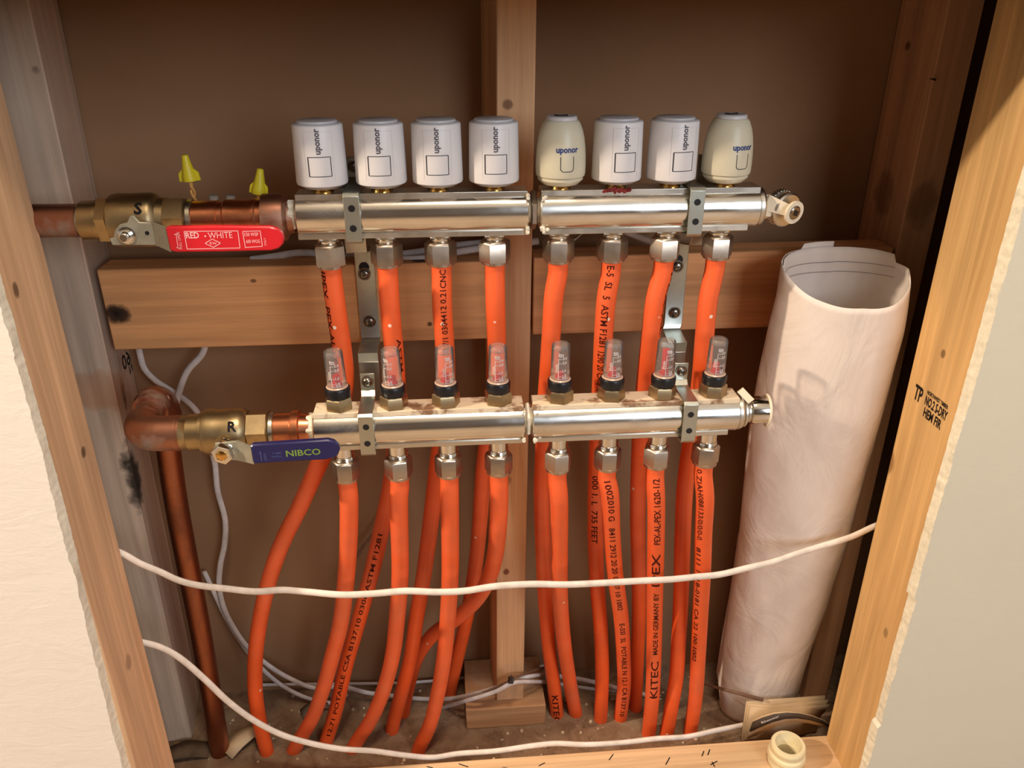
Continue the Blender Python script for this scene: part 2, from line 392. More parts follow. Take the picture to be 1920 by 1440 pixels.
def jag(z, seed, amp=.0016):
    p = Vector((seed, seed*2.3, z))
    return amp*(noise.noise(p*55)+.6*noise.noise(p*210)+.35*noise.noise(p*600)) + amp*1.3*noise.noise(p*14)
def jagged_wall(name, side, key, mat, ztop=.942):
    """front board from the opening edge outwards; key = (z, x front) edge points"""
    xo = -2.2 if side < 0 else 2.2; nz = 420; vs = []; fs = []
    def ex(z):
        for (z0, x0), (z1, x1) in zip(key, key[1:]):
            if z0 <= z <= z1: return x0+(x1-x0)*(z-z0)/(z1-z0)
        return key[0][1] if z < key[0][0] else key[-1][1]
    for i in range(nz+1):
        z = ztop*i/nz; e = ex(z)
        xf = e+jag(z, 3.1*side, .0015)-side*(-.0)+side*.0; xb = e+jag(z, 9.4*side, .0007)-side*.001
        vs += [(xo, FRONT, z), (xf, FRONT, z), (xb, SF, z), (xo, SF, z)]
    for i in range(nz):
        a = i*4; fs += [(a, a+1, a+5, a+4), (a+1, a+2, a+6, a+5), (a+2, a+3, a+7, a+6), (a+3, a, a+4, a+7)]
    fs += [(0,1,2,3), tuple(4*nz+k for k in range(4))]
    o = MB().add(vs, fs).build(name, mat); o.data.materials.append(M['gypsum'])
    for p in o.data.polygons:
        c = p.center; n = p.normal
        if abs(n.x) > .45 and abs(c.x) < .6: p.material_index = 1
    return tag(o, kind='structure')
jagged_wall('wall_left', -1, [(0, -.3695), (.197, -.3680), (.295, -.3659), (.389, -.3632), (.48, -.3607), (.553, -.3590), (.942, -.3590)], M['drywall_left'])
jagged_wall('wall_right', 1, [(0, .4812), (.172, .4812), (.174, .4842), (.30, .4845), (.3585, .4862), (.361, .4830), (.472, .4835), (.64, .4862), (.942, .4870)], M['drywall_right'])
tag(MB().box(-2.2, 2.2, FRONT, SF, .942, 2.4).build('wall_top', M['drywall_left']), kind='structure')

# ------------------------------------------------------------------ timber
def board(name, pts8, mat, label, cat, bev=.0015, group=None, org=None):
    org = org or (sum(p[0] for p in pts8)/8, sum(p[1] for p in pts8)/8, min(p[2] for p in pts8))
    mb = MB(); mb.hexa(pts8); o = mb.build(name, mat); off = Vector(org)
    o.data.transform(Matrix.Translation(-off)); o.location = off
    if bev:
        m = o.modifiers.new('bevel', 'BEVEL'); m.width = bev; m.segments = 2
    return tag(o, label, cat, group)
def bx8(x0, x1, y0, y1, z0, z1, dx=0):
    return [(x0,y0,z0),(x1,y0,z0),(x1,y1,z0),(x0,y1,z0),(x0+dx,y0,z1),(x1+dx,y0,z1),(x1+dx,y1,z1),(x0+dx,y1,z1)]
KN = lambda x, y, z, r, st=1.0, s=.8, c=(70, 40, 24): (x, y, z, r, st, s, lin(c))
w_lf = wood('tan_stud_wood', (224, 182, 140), (192, 146, 106), 'Z', 3, [KN(.019, .02, .50, .006, 1.2), KN(.019, -.02, .68, .005, 1.6), KN(.019, 0, .25, .008, 1.5, .4)])
w_rf = wood('amber_stud_wood', (216, 174, 116), (184, 136, 82), 'Z', 8, [KN(-.019, .0, .62, .004, 1.3, .7), KN(-.019, -.02, .28, .005, 1.5, .5)])
w_lb = wood('weathered_grey_wood', (200, 174, 150), (170, 142, 120), 'Z', 14, [KN(.02, -.04, .88, .006, 1.2)],
            stains=[KN(.034, -.045, .430, .026, 2.3, 1.0, (8, 5, 3)), KN(.030, -.02, .53, .012, 2.4, .8, (34, 22, 14)), KN(.030, .0, .33, .013, 3.5, .6, (50, 34, 24)),
                    KN(-.03, -.045, .74, .05, .5, .35, (190, 130, 70)), KN(-.0, -.045, .545, .05, .55, .5, (176, 110, 56))])
w_rb = wood('brown_stud_wood', (196, 146, 106), (160, 114, 78), 'Z', 21, [KN(-.018, .0, .74, .02, 1.5, .5), KN(-.018, .01, .895, .006, 1, .8), KN(-.0, -.045, .74, .02, 1.6, .5)])
w_c = wood('centre_stud_wood', (218, 168, 122), (184, 134, 92), 'Z', 5, [KN(-.005, -.045, .845, .006, 1, .7), KN(-.012, -.04, .405, .012, 1.0, .75, (120, 70, 42)), KN(-.008, -.045, .265, .005, 1.2, .9, (110, 40, 20))])
w_bl = wood('blocking_wood_left', (222, 160, 104), (188, 126, 78), 'X', 31, [KN(-.197, -.02, .042, .0125, 1.25, 1.0, (22, 14, 12)), KN(-.05, -.02, .075, .003, 1.5, .8), KN(.135, -.02, .02, .003, 1, .9), KN(.13, -.01, .092, .008, 1.8, .9, (30, 20, 18)), KN(.16, -.005, .09, .008, 1.5, .7, (30, 20, 18))])
w_br = wood('blocking_wood_right', (218, 156, 104), (184, 122, 78), 'X', 37, [KN(.12, -.02, .06, .004, 1.5, .5)])
w_pl = wood('plate_wood', (220, 184, 140), (188, 146, 104), 'X', 43, [KN(-.15, .04, .038, .004, 1.5, .9, (60, 50, 44)), KN(-.0, .03, .038, .005, 1.3, .8, (60, 50, 44)), KN(.46, .03, .038, .025, 1.0, .5, (150, 136, 128))])
w_bk = wood('scrap_block_wood', (176, 132, 92), (140, 98, 64), 'X', 47, [KN(.0, .02, .038, .05, 1.0, .45, (206, 188, 160))])

LX = -.3615; RX = .488
board('wall_stud', bx8(LX-.038, LX, SF, -.106, .038, 2.3), w_lf, 'tan front stud at the left edge of the opening, beside the white drywall', 'stud')
right_stud = board('wall_stud', bx8(RX, RX+.038, SF, SB, .038, 2.3, .0), w_rf, 'amber front stud at the right edge with a black grade stamp', 'stud', org=(RX+.019, -.145, 0))
board('wall_stud', [(-.425, 0, 0), (-.3815, 0, 0), (-.394, .083, 0), (-.425, .083, 0), (-.425, 0, 2.3), (-.3590, 0, 2.3), (-.362, .083, 2.3), (-.425, .083, 2.3)], w_lb,
      'weathered grey stud behind the left copper pipes, stained black', 'stud', org=(-.40, .045, 0))
board('wall_stud', [(.503, 0, 0), (.541, 0, 0), (.541, .083, 0), (.498, .083, 0), (.507, 0, 2.3), (.545, 0, 2.3), (.545, .083, 2.3), (.504, .083, 2.3)], w_rb,
      'brown cracked back stud at the right, behind the paper roll', 'stud', org=(.522, .045, 0))
# centre stud, twisted a little towards its top
cs = MB(); zs = [.038+ (2.3-.038)*k/24 for k in range(25)]; vs = []; fs = []
for z in zs:
    tw = math.radians(3+5*min(1, z/.9)); fx0 = .0475+.0065*(z-.06)/.77 if z < .95 else .0550; fx1 = fx0+.0385
    vs += [(fx0, 0, z), (fx1, 0, z), (fx1-.083*math.sin(tw), .083, z), (fx0-.083*math.sin(tw), .083, z)]
for i in range(24):
    for k in range(4): fs.append((i*4+k, i*4+(k+1) % 4, i*4+4+(k+1) % 4, i*4+4+k))
fs += [(3,2,1,0), (96,97,98,99)]
cs.add(vs, fs); o = cs.build('wall_stud', w_c, bevel=.0012); o.data.transform(Matrix.Translation((-.07, -.045, 0))); o.location = (.07, .045, 0)
tag(o, 'light centre stud running up the middle behind both manifolds', 'stud')
def blockboard(x0, x1, z0a, z1a, z0b, z1b, mat, label):
    return board('blocking_board', [(x0, -.0005, z0a), (x1, -.0005, z0b), (x1, .038, z0b), (x0, .038, z0a), (x0, -.0005, z1a), (x1, -.0005, z1b), (x1, .038, z1b), (x0, .038, z1a)], mat, label, 'board', org=((x0+x1)/2, .019, min(z0a, z0b)))
blockboard(-.3665, .0515, .5935, .6845, .5935, .6835, w_bl, 'horizontal blocking board left of the centre stud, with a black knot')
blockboard(.0930, .5000, .5965, .6865, .5975, .6885, w_br, 'horizontal blocking board right of the centre stud, behind four orange pipes')
board('bottom_plate', bx8(-.60, .70, SF, -.0965, 0, .038), w_pl, 'wooden bottom plate across the foot of the opening', 'board', org=(.05, -.145, 0))
board('wood_block', bx8(.003, .1165, -.013, .083, 0, .0375), w_bk, 'dusty offcut block under the foot of the centre stud', 'block')

# black marks on timber: each is part of its board
def child_text(parent, name, items, mat, bold=.02):
    mb = MB()
    for (s, o, ux, uy, h, wd) in items: put_text(mb, s, o, ux, uy, h, wd, bold)
    return mb.build(name, mat, parent)
X = RX-.0003
def sp(px, py): return atx(px, py, X)
a, b = sp(1733, 776), sp(1775, 812)
it = []
for s, p0, p1, h in (('TP', (1712, 745), (1726, 757), .016), ('NORTHWEST TIMBER', (1738, 738), (1776, 770), .0042), ('NO.2 S-DRY', (1733, 757), (1773, 792), .0098), ('HEM FIR', (1730, 779), (1762, 806), .0098)):
    q0, q1 = sp(*p0), sp(*p1); it.append((s, (X, q0.y, q0.z), (0,-1,0), (0,0,1), h, abs(q1.y-q0.y)))
child_text(right_stud, 'grade_stamp', it, M['black_ink'], .03)
lb_stud = [o for o in bpy.data.objects if o.get('label', '').startswith('weathered grey stud')][0]
mk = MB()
for (px, py, s, h) in ((236, 690, '60', .017), (233, 706, 'N', .010)):
    p = at(px, py, .02); put_text(mk, s, (-.3665, .035, p.z), (0,-1,0), (0,0,1), h, None, .02)
mk.build('pencil_mark', M['black_ink'], lb_stud)
mb = MB(); pl = [o for o in bpy.data.objects if o.name == 'bottom_plate'][0]
for (a, b) in (((1320, 1408), (1316, 1418)), ((1331, 1405), (1327, 1416)), ((1150, 1414), (1142, 1425)), ((1256, 1420), (1248, 1434)), ((1335, 1428), (1340, 1438)), ((1345, 1427), (1332, 1434)), ((860, 1432), (878, 1438)), ((1010, 1436), (1022, 1430)), ((800, 1437), (812, 1440))):
    mb = MB(); line(mb, atz(*a, .0382), atz(*b, .0382), .0014, (0,0,1)); mb.build('pencil_tick', M['black_ink'], pl)
mb = MB(); p = [at(x, y, 0) for x, y in ((1690, 125), (1702, 138), (1725, 140), (1742, 146), (1755, 150))]
rb_stud = [o for o in bpy.data.objects if o.get('label', '').startswith('brown cracked')][0]
pp = []
for x, y in ((1690, 125), (1702, 138), (1716, 139), (1735, 144), (1755, 150)):
    q = atx(x, y, .5055); pp.append(Vector((.5050, q.y, q.z)))
sweep(mb, catmull(pp, .003), .0009, 6); mb.build('crack', M['black_ink'], rb_stud)

# ------------------------------------------------------------------ manifolds
PX = [-.1098, -.0571, -.0064, .0447, .1058, .1577, .2092, .2610]
def tube_body(mb, x0, x1, y0, zc):
    th = math.asin(.0150/.0192); pr = []
    for k in range(17): a = -th+2*th*k/16; pr.append((-.0192*math.cos(a), .0192*math.sin(a)))      # front, bottom to top
    pr += [(-.0112, .0158), (.0112, .0158)]
    for k in range(17): a = th-2*th*k/16; pr.append((.0192*math.cos(a), .0192*math.sin(a)))
    pr += [(.0112, -.0158), (-.0112, -.0158)]
    n = len(pr); rings = [(x0, .94), (x0+.0012, 1), (x1-.0012, 1), (x1, .94)]
    vs = [(x, y0+p[0]*s, zc+p[1]*s) for x, s in rings for p in pr]; fs = []
    for i in range(3):
        for k in range(n): k2 = (k+1) % n; fs.append((i*n+k, i*n+k2, (i+1)*n+k2, (i+1)*n+k))
    fs += [tuple(range(n)), tuple(3*n+k for k in range(n))]
    mb.add(vs, fs)
def rail(mb, x0, x1, y0, zc, sg, ch=.006):
    za, zb = (zc+sg*.0150), (zc+sg*.0205); d = .0126
    mb.hexa([(x0, y0-d, min(za,zb)), (x1, y0-d, min(za,zb)), (x1, y0+d, min(za,zb)), (x0, y0+d, min(za,zb)), (x0, y0-d, max(za,zb)), (x1, y0-d, max(za,zb)), (x1, y0+d, max(za,zb)), (x0, y0+d, max(za,zb))])
UY, UZ = -.100, .7612
LY, LZ = -.134, .5595
def hexring(mb, x, y, z, prof, rot=0): mb.lathe(prof, (x, y, z), (1,0,0), 6, (0,0,1), rot)
def manifold(y, z, label, xa, xj, xb, upper):
    t = thing('manifold', ((xa+xb)/2, y, z), label, 'manifold', 'plated manifolds on the brackets')
    xj0, xj1 = xj
    for (a, b) in ((xa, xj0), (xj1, xb)):
        mb = MB(); tube_body(mb, a, b, y, z); mb.build('tube_section', M['nickel'], t)
        mb = MB(); rail(mb, a+.001, b-.001, y, z, 1); mb.build('top_rail', M['crusty'] if not upper else M['rail'], t, bevel=.0006)
        mb = MB(); rail(mb, a+(.004 if a != xa or not upper else .0), b-(.009 if b == xb else .001), y, z, -1); mb.build('bottom_rail', M['rail'], t, bevel=.0006)
    mb = MB(); mb.lathe([(.0115, xj0-.002), (.0115, xj1+.002)], (0, y, z), (1,0,0), 24); mb.build('joint_nipple', M['paste'], t)
    mb = MB(); w_ = xj1-xj0; mb.lathe([(.0165, 0), (.0182, .0012), (.0182, w_*.55-.001), (.0165, w_*.55)], (xj0+w_*.22, y, z), (1,0,0), 6, (0,0,1), 0); mb.build('joint_nut', M['nut'] if upper else M['paste'], t)
    # sealant lumps at the joint
    mb = MB()
    for k in range(26 if upper else 16):
        s = random.random(); yy = y-.0135-random.random()*.004; zz = z+random.choice([-1, 1, -1])*(.0125+.005*random.random()); xx = random.choice([xj0-.001, xj1+.001+abs(random.gauss(0, .004))])
        mb.lathe([(.0, -.0012), (.0016, -.0005), (.0019, .0003), (.0, .0012)], (xx, yy, zz), (random.random()-.5, -1, random.random()-.5), 7)
    mb.build('sealant', M['paste'], t)
    mb = MB(); mb.lathe([(.0140, 0), (.0185, .001), (.0188, .004), (.0175, .006), (.0125, .0065)], (xb-.001, y, z), (1,0,0), 28); mb.build('end_collar', M['rail'], t)
    mb = MB(); mb.lathe([(.013, -.0005), (.015, .001), (.015, .006), (.013, .0078)], (xa-.0078, y, z), (1,0,0), 6, (0,0,1), .3); mb.lathe([(.0105, -.006), (.0105, .003)], (xa-.006, y, z), (1,0,0), 20)
    mb.build('inlet_nut', M['paste'], t)
    # outlets
    for x in PX:
        mb = MB()
        if upper: mb.lathe([(.0120, -.0195), (.0120, -.0225), (.0098, -.0240), (.0092, -.0285)], (x, y, z), (0,0,1), 28)
        else: mb.lathe([(.0115, -.0195), (.0115, -.0215), (.0098, -.0228), (.0096, -.0315), (.0103, -.0318), (.0099, -.0326), (.0103, -.0334), (.0099, -.0342), (.0103, -.0350), (.0099, -.0358), (.0099, -.0400)], (x, y, z), (0,0,1), 28)
        mb.build('outlet', M['chrome'], t)
        mb = MB()
        if upper: mb.lathe([(.0098, .0203), (.0098, .0222), (.0090, .0226), (.0090, .0270)], (x, y, z), (0,0,1), 24); mb.build('valve_neck', M['gold'], t)
    return t
m_up = manifold(UY, UZ, 'upper plated supply manifold carrying eight white and cream caps', -.1348, (.0755, .0862), .2935, True)
m_lo = manifold(LY, LZ, 'lower plated return manifold carrying eight clear flow gauges', -.1350, (.0700, .0775), .2865, False)
# plumber's red smear under cap six
mb = MB()
for k in range(14):
    mb.lathe([(0, -.0008), (.0022, 0), (0, .0008)], (PX[5]-.012+k*.0018+random.gauss(0, .001), UY-.0125-random.random()*.0008, UZ+.0195+random.gauss(0, .0010)), (random.random()-.5, -1, random.random()), 6)
mb.build('red_smear', plain('dark_red_smear', (120, 40, 36), .7, .2), m_up)

# ------------------------------------------------------------------ compression nuts
def make_fitting(z0, z1, label, grp, R=.0152):
    zc = z0; t = thing('compression_nut', (0, 0, 0), label, 'pipe fitting', grp)
    h = z1-z0
    mb = MB()
    mb.lathe([(R*.86, 0), (R*.90, .0016), (R, .0022), (R, h-.0030), (R*.90, h-.0008), (R*.80, h)], (0,0,0), (0,0,1), 6, (0,-1,0), PI/6*.35)
    mb.build('hex_nut', M['nut'], t)
    mb = MB(); mb.lathe([(.0112, -.0010), (.0128, -.0004), (.0128, .0022), (.0115, .0026)], (0,0,0), (0,0,1), 28); mb.build('nut_collar', M['nut'], t)
    return t
ordw = ['first', 'second', 'third', 'fourth', 'fifth', 'sixth', 'seventh', 'eighth']
uf = make_fitting(.712, .7345, '', 'compression nuts under the upper manifold')
lf = make_fitting(.5003, .5230, '', 'compression nuts under the lower manifold', .0142)
cap_note = ['leftmost cap', 'second cap', 'third cap', 'fourth cap', 'first cream cap', 'sixth cap, smeared red', 'seventh cap', 'last cream cap']
for i, x in enumerate(PX):
    o = uf if i == 0 else copy_tree(uf); o.location = (x, UY, .712); o.rotation_euler.z = [.0, .3, .35, .5, .25, .15, .45, .3][i]
    tag(o, 'hex nut under the upper manifold, %s from the left' % ordw[i], 'pipe fitting')
    o = lf if i == 0 else copy_tree(lf); o.location = (x, LY, .5003); o.rotation_euler.z = [.35, .5, .35, .2, .55, .3, .45, .1][i]
    tag(o, 'hex nut on a chrome stub under the lower manifold, %s from the left' % ordw[i], 'pipe fitting')

# ------------------------------------------------------------------ orange pipes
def ypath(y0, yf, p0, p1):
    def f(py):
        t = max(0, min(1, (py-p0)/(p1-p0))); s = t*t*(3-2*t)*.6+t*.4; return y0+(yf-y0)*s
    return f
pipes = []
def pipe(name_lab, key, y0, yf, top, texts=(), end=None, yfun=None):
    """key = centre line seen in the photograph, laid into depth y0 (at the nut) .. yf (where it enters the floor)"""
    f = yfun or ypath(y0, yf, key[0][1], key[-1][1])
    P = [Vector(top)]+[Vector((top[0], top[1], top[2]-.016))]+[at(x, y, f(y)) for x, y in key]
    last = P[-1]
    d = (P[-1]-P[-2]).normalized(); 
    if end is None: P.append(Vector((last.x+d.x*.02, last.y+d.y*.02, -.02)) if last.z < .03 else last+d*.03)
    else: P += [Vector(e) for e in end]
    c = catmull(P, .006); mb = MB(); sweep(mb, c, .0097, 20)
    t = bpy.data.objects.new('heating_pipe', None); COL.objects.link(t); t.location = top; t.empty_display_size = .01
    mb.build('pipe_wall', M['pex'], t)
    tag(t, name_lab, 'pipe', 'orange heating pipes')
    L = [0]
    for a, b in zip(c, c[1:]): L.append(L[-1]+(b-a).length)
    def s_at(py):      # length along where the centre line crosses that height in the photograph
        best = 0; bd = 1e9
        for q, l in zip(c, L):
            dd = q-CAM; zz = dd.dot(FV); yy = 720-FPX*dd.dot(UV)/zz
            if abs(yy-py) < bd: bd = abs(yy-py); best = l
        return best
    if texts:
        mt = MB()
        for (s, pa, pb, up, h, ang) in texts:
            la, lb = s_at(pa), s_at(pb); vs, fs, wd = text_mesh(s, 0)
            h *= .82; text_on_tube(mt, s, c, .0097, la, up, h, ang, abs(lb-la)/(wd*h/.7), .012)
        mt.build('printed_text', M['pipe_ink'], t)
    pipes.append(c); return t
UT = [(x, UY, .716) for x in PX]; LT = [(x, LY, .504) for x in PX]
S = 'orange pipe dropping from the upper manifold, '
pipe(S+'leftmost, bowed furthest left below', [(632, 590), (642, 660), (646, 710), (640, 760), (625, 810), (598, 870), (562, 950), (528, 1020), (504, 1090), (488, 1160), (479, 1230), (479, 1300), (488, 1360), (500, 1408)], -.100, -.028, UT[0],
     [('IPEX  PEX-AL-PEX', 505, 690, 1, .0085, -.85)])
pipe(S+'second, slanting left with small print', [(731, 570), (737, 640), (742, 700), (744, 780), (740, 860), (730, 925), (717, 985), (700, 1060), (683, 1125), (665, 1190), (648, 1250), (630, 1330), (612, 1390)], -.100, -.018, UT[1],
     [('12.71 POTABLE CSA B137.10 0306 ASTM F1281', 1370, 990, -1, .0065, -.1), ('ASTM', 625, 690, 1, .006, .7)])
pipe(S+'third, dotted with plaster specks', [(829, 570), (834, 650), (836, 720), (830, 800), (820, 880), (810, 960), (804, 1008), (794, 1082), (782, 1152), (770, 1230), (755, 1290), (737, 1358)], -.100, -.006, UT[2],
     [('0.7/1 0304412 0.21CNC', 655, 508, -1, .0070, .12)])
pipe(S+'fourth, left of the centre stud', [(929, 570), (931, 650), (928, 720), (918, 800), (907, 880), (901, 960), (894, 1040), (882, 1120), (870, 1180), (856, 1240), (845, 1290)], -.100, .050, UT[3])
pipe(S+'fifth, right of the centre stud', [(1039, 550), (1034, 620), (1029, 690), (1023, 770), (1019, 850), (1016, 920), (1017, 990), (1021, 1100), (1029, 1210), (1039, 1288), (1045, 1345)], -.100, .004, UT[4],
     [('KITEC', 1296, 1346, 1, .0105, -.1)])
pipe(S+'sixth, with two lines of black print', [(1137, 560), (1132, 622), (1129, 680), (1125, 760), (1120, 850), (1117, 930), (1117, 1035), (1121, 1113), (1127, 1191), (1129, 1269), (1126, 1350)], -.100, -.010, UT[5],
     [('E-5  SL  5  ASTM F1281', 497, 642, 1, .0085, -.25), ('1290 20 CA-8187 11', 648, 745, 1, .0085, -.35), ('000 1. L  735 FEET', 885, 1005, 1, .0085, -.3)])
pipe(S+'seventh, in front of the right bracket', [(1229, 560), (1221, 622), (1213, 690), (1205, 770), (1200, 839), (1196, 965), (1198, 1074), (1198, 1152), (1195, 1230), (1191, 1330)], -.100, .006, UT[6],
     [('PEX-AL', 510, 620, 1, .006, 1.05)])
pipe(S+'eighth and rightmost, plain orange', [(1328, 560), (1321, 630), (1314, 712), (1303, 790), (1292, 853), (1284, 919), (1279, 1035), (1277, 1113), (1273, 1191), (1268, 1269), (1258, 1330), (1249, 1382)], -.100, -.047, UT[7])
S = 'orange pipe dropping from the lower manifold, '
pipe(S+'leftmost of that front row', [(654, 930), (654, 997), (648, 1094), (638, 1172), (623, 1230), (607, 1288), (586, 1345), (553, 1403)], -.134, -.028, LT[0])
pipe(S+'second, curving left at its foot', [(748, 930), (750, 1074), (745, 1152), (736, 1230), (717, 1300), (693, 1354), (664, 1399)], -.134, -.034, LT[1])
pipe(S+'third, ending left of the wood block', [(843, 930), (844, 1074), (840, 1152), (833, 1230), (820, 1305), (805, 1362), (787, 1401)], -.134, -.044, LT[2])
pipe(S+'fourth, bending sharply back to the left', [(936, 930), (934, 985), (929, 1036), (917, 1082), (895, 1122), (855, 1160), (812, 1190), (783, 1230), (765, 1290), (757, 1330)], -.134, .03, LT[3],
     yfun=lambda py: -.134+(py-903)*.00012 if py < 1000 else (-.122+(min(py, 1200)-1000)/200*.145))
pipe(S+'fifth, swinging right at its foot', [(1048, 930), (1049, 1035), (1050, 1113), (1057, 1200), (1067, 1269), (1080, 1340)], -.134, .004, LT[4])
pipe(S+'sixth, leaning right and closely printed', [(1143, 920), (1147, 997), (1153, 1074), (1164, 1152), (1169, 1230), (1170, 1288), (1163, 1345)], -.134, -.010, LT[5],
     [('1002010 G   8411 2912 20 20', 888, 1060, 1, .0080, -.12), ('0187 10 1002', 1070, 1130, 1, .0075, -.1), ('E-5SI  SL  POTABLE N 12.1 CA B137.10', 1155, 1330, 1, .0078, -.1)])
pipe(S+'seventh, with large lettering running upwards', [(1230, 930), (1230, 997), (1228, 1113), (1226, 1230), (1223, 1308), (1216, 1376)], -.134, -.042, LT[6],
     [('KITEC', 1298, 1228, -1, .0120, -.1), ('MADE IN GERMANY BY', 1215, 1100, -1, .0075, -.1), ('IPEX', 1090, 1030, -1, .0115, -.2), ('PEX-AL-PEX 1620-1/2', 1012, 884, -1, .0085, -.1)])
pipe(S+'eighth and rightmost, printed down its left side', [(1322, 930), (1319, 997), (1317, 1074), (1313, 1152), (1309, 1230), (1304, 1308), (1295, 1368)], -.134, -.047, LT[7],
     [('0.ZIAH088133/0/0/0-0.', 870, 1005, 1, .0070, -.75), ('8111 1818-0181 CA 22 100 1002', 1015, 1230, 1, .0065, -.85)])

# ------------------------------------------------------------------ white caps (valve heads)
def cap_root(i, label): return thing('valve_cap', (0,0,0), label, 'valve cap', 'valve caps along the upper manifold')
def front_r(t): return .0228-(t-.003)*.0009/.05
def wrap(mb, vs2, fs2, zoff, r_of, a0=0):
    out = []
    for x, z in vs2:
        r = r_of(z); a = a0+x/r; out.append((math.sin(a)*(r+.0002), -math.cos(a)*(r+.0002), z))
    mb.add(out, fs2)
def band(pa, pb, wd):     # thin line as quads in (x, z), cut for wrapping
    ax, az = pa; bx, bz = pb; n = 8; d = Vector((bx-ax, bz-az)).normalized(); s = Vector((-d.y, d.x))*wd/2
    vs = []; fs = []
    for k in range(n+1):
        p = Vector((ax+(bx-ax)*k/n, az+(bz-az)*k/n)); vs += [tuple(p-s), tuple(p+s)]
    for k in range(n): fs.append((2*k, 2*k+2, 2*k+3, 2*k+1))
    return vs, fs
def make_cap_a():
    t = cap_root(0, '')
    mb = MB(); mb.lathe([(.0070, -.0006), (.0120, -.0010), (.0160, -.0002), (.0218, .0030), (.0214, .0045)], seg=40); mb.build('cap_base', M['cap_base'], t)
    mb = MB(); mb.lathe([(.0205, .0032), (.0224, .0034), (.0229, .0050), (.0224, .0300), (.0219, .0532), (.0213, .0544), (.0200, .0548)], seg=48); mb.build('cap_body', M['white_cap'], t, 30)
    mb = MB(); mb.lathe([(.0208, .0543), (.0200, .0553), (.0178, .0556), (.0174, .0572), (.0166, .0576), (.0, .0576)], seg=40); mb.build('cap_top', M['cap_top'], t)
    rr = lambda z: .0228-(z-.0055)*.0009/.046
    mb = MB()
    x0, x1, z0, z1 = -.0098, .0098, .0125, .0290
    for a, b, wd in (((x0, z0), (x1, z0), .0006), ((x0, z1), (x1, z1), .0006), ((x0, z0), (x0, z1), .0010), ((x1, z0), (x1, z1), .0007)):
        wrap(mb, *band(a, b, wd), 0, rr)
    mb.build('button_outline', M['line_ink'], t)
    mb = MB(); vs, fs, wd = text_mesh('uponor', .035, cuts=2); sc = .0215/wd
    wrap(mb, [(.0016-y*sc*1.05, .0312+x*sc) for x, y in vs], fs, 0, rr); mb.build('lettering', M['grey_ink'], t)
    mb = MB()
    for a_, b_ in (((-.0125, .008), (-.0125, .0500)), ((-.0125, .0500), (.0125, .0500)), ((.0125, .0500), (.0125, .008))): wrap(mb, *band(a_, b_, .00022), 0, rr)
    mb.build('panel_edge', M['cap_top'], t)
    return t
def make_cap_b():
    t = cap_root(0, '')
    mb = MB(); mb.lathe([(.0070, -.0010), (.0130, -.0014), (.0165, -.0004), (.0208, .0038), (.0208, .0060), (.0200, .0066)], seg=40); mb.build('cap_base', M['cream_cap'], t)
    prof = [(.0205, .0066), (.0222, .0072), (.0227, .0095), (.0228, .016), (.0226, .024), (.0220, .032), (.0209, .040), (.0192, .047), (.0170, .0525), (.0150, .0552), (.0140, .0556)]
    mb = MB(); mb.lathe(prof, seg=48); mb.build('cap_body', M['cream_cap'], t, 30)
    mb = MB(); mb.lathe([(.0141, .0553), (.0138, .0580), (.0128, .0590), (.0, .0590)], seg=40); mb.build('cap_top', M['cap_top'], t)
    def rr(z):
        for (r0, z0), (r1, z1) in zip(prof, prof[1:]):
            if z0 <= z <= z1: return r0+(r1-r0)*(z-z0)/(z1-z0)
        return .0226
    mb = MB(); x0, x1, z0, z1 = -.0055, .0065, .0135, .0265
    for a, b in (((x0, z1), (x0, z0+.002)), ((x0, z0+.002), (x0+.002, z0)), ((x0+.002, z0), (x1-.002, z0)), ((x1-.002, z0), (x1, z0+.002)), ((x1, z0+.002), (x1, z1))): wrap(mb, *band(a, b, .0006), 0, rr)
    mb.build('button_outline', M['line_ink'], t)
    mb = MB(); vs, fs, wd = text_mesh('uponor', .03, cuts=2, cutx=10); sc = .0205/wd
    wrap(mb, [(-.0095+x*sc, .0300+y*sc*1.1) for x, y in vs], fs, 0, rr); mb.build('lettering', M['blue_ink'], t)
    mb = MB(); sweep(mb, catmull([(-.006, .002, .0592), (-.003, -.003, .0592), (.001, -.002, .0592), (.004, -.003, .0592), (.005, .001, .0592)], .001), .0008, 6); mb.build('pen_mark', M['black_ink'], t)
    return t
A = make_cap_a(); B = make_cap_b(); ua = ub = False
caps = ['white valve cap at the far left of the upper row', 'white valve cap just right of the first bracket, second in the row', 'white valve cap, third from the left of the row', 'white valve cap in front of the centre stud, fourth in the row',
        'rounded cream valve cap right of the manifold joint, blue lettering', 'white valve cap with dark red smear at its foot', 'white valve cap left of the right-hand clamp, seventh in the row', 'rounded cream valve cap at the far right of the upper row']
for i, x in enumerate(PX):
    if i in (4, 7): o = B if not ub else copy_tree(B); ub = True
    else: o = A if not ua else copy_tree(A); ua = True
    o.location = (x, UY, .7862); o.rotation_euler.z = [.10, .03, .02, .03, .10, .16, .22, .30][i]; tag(o, caps[i])

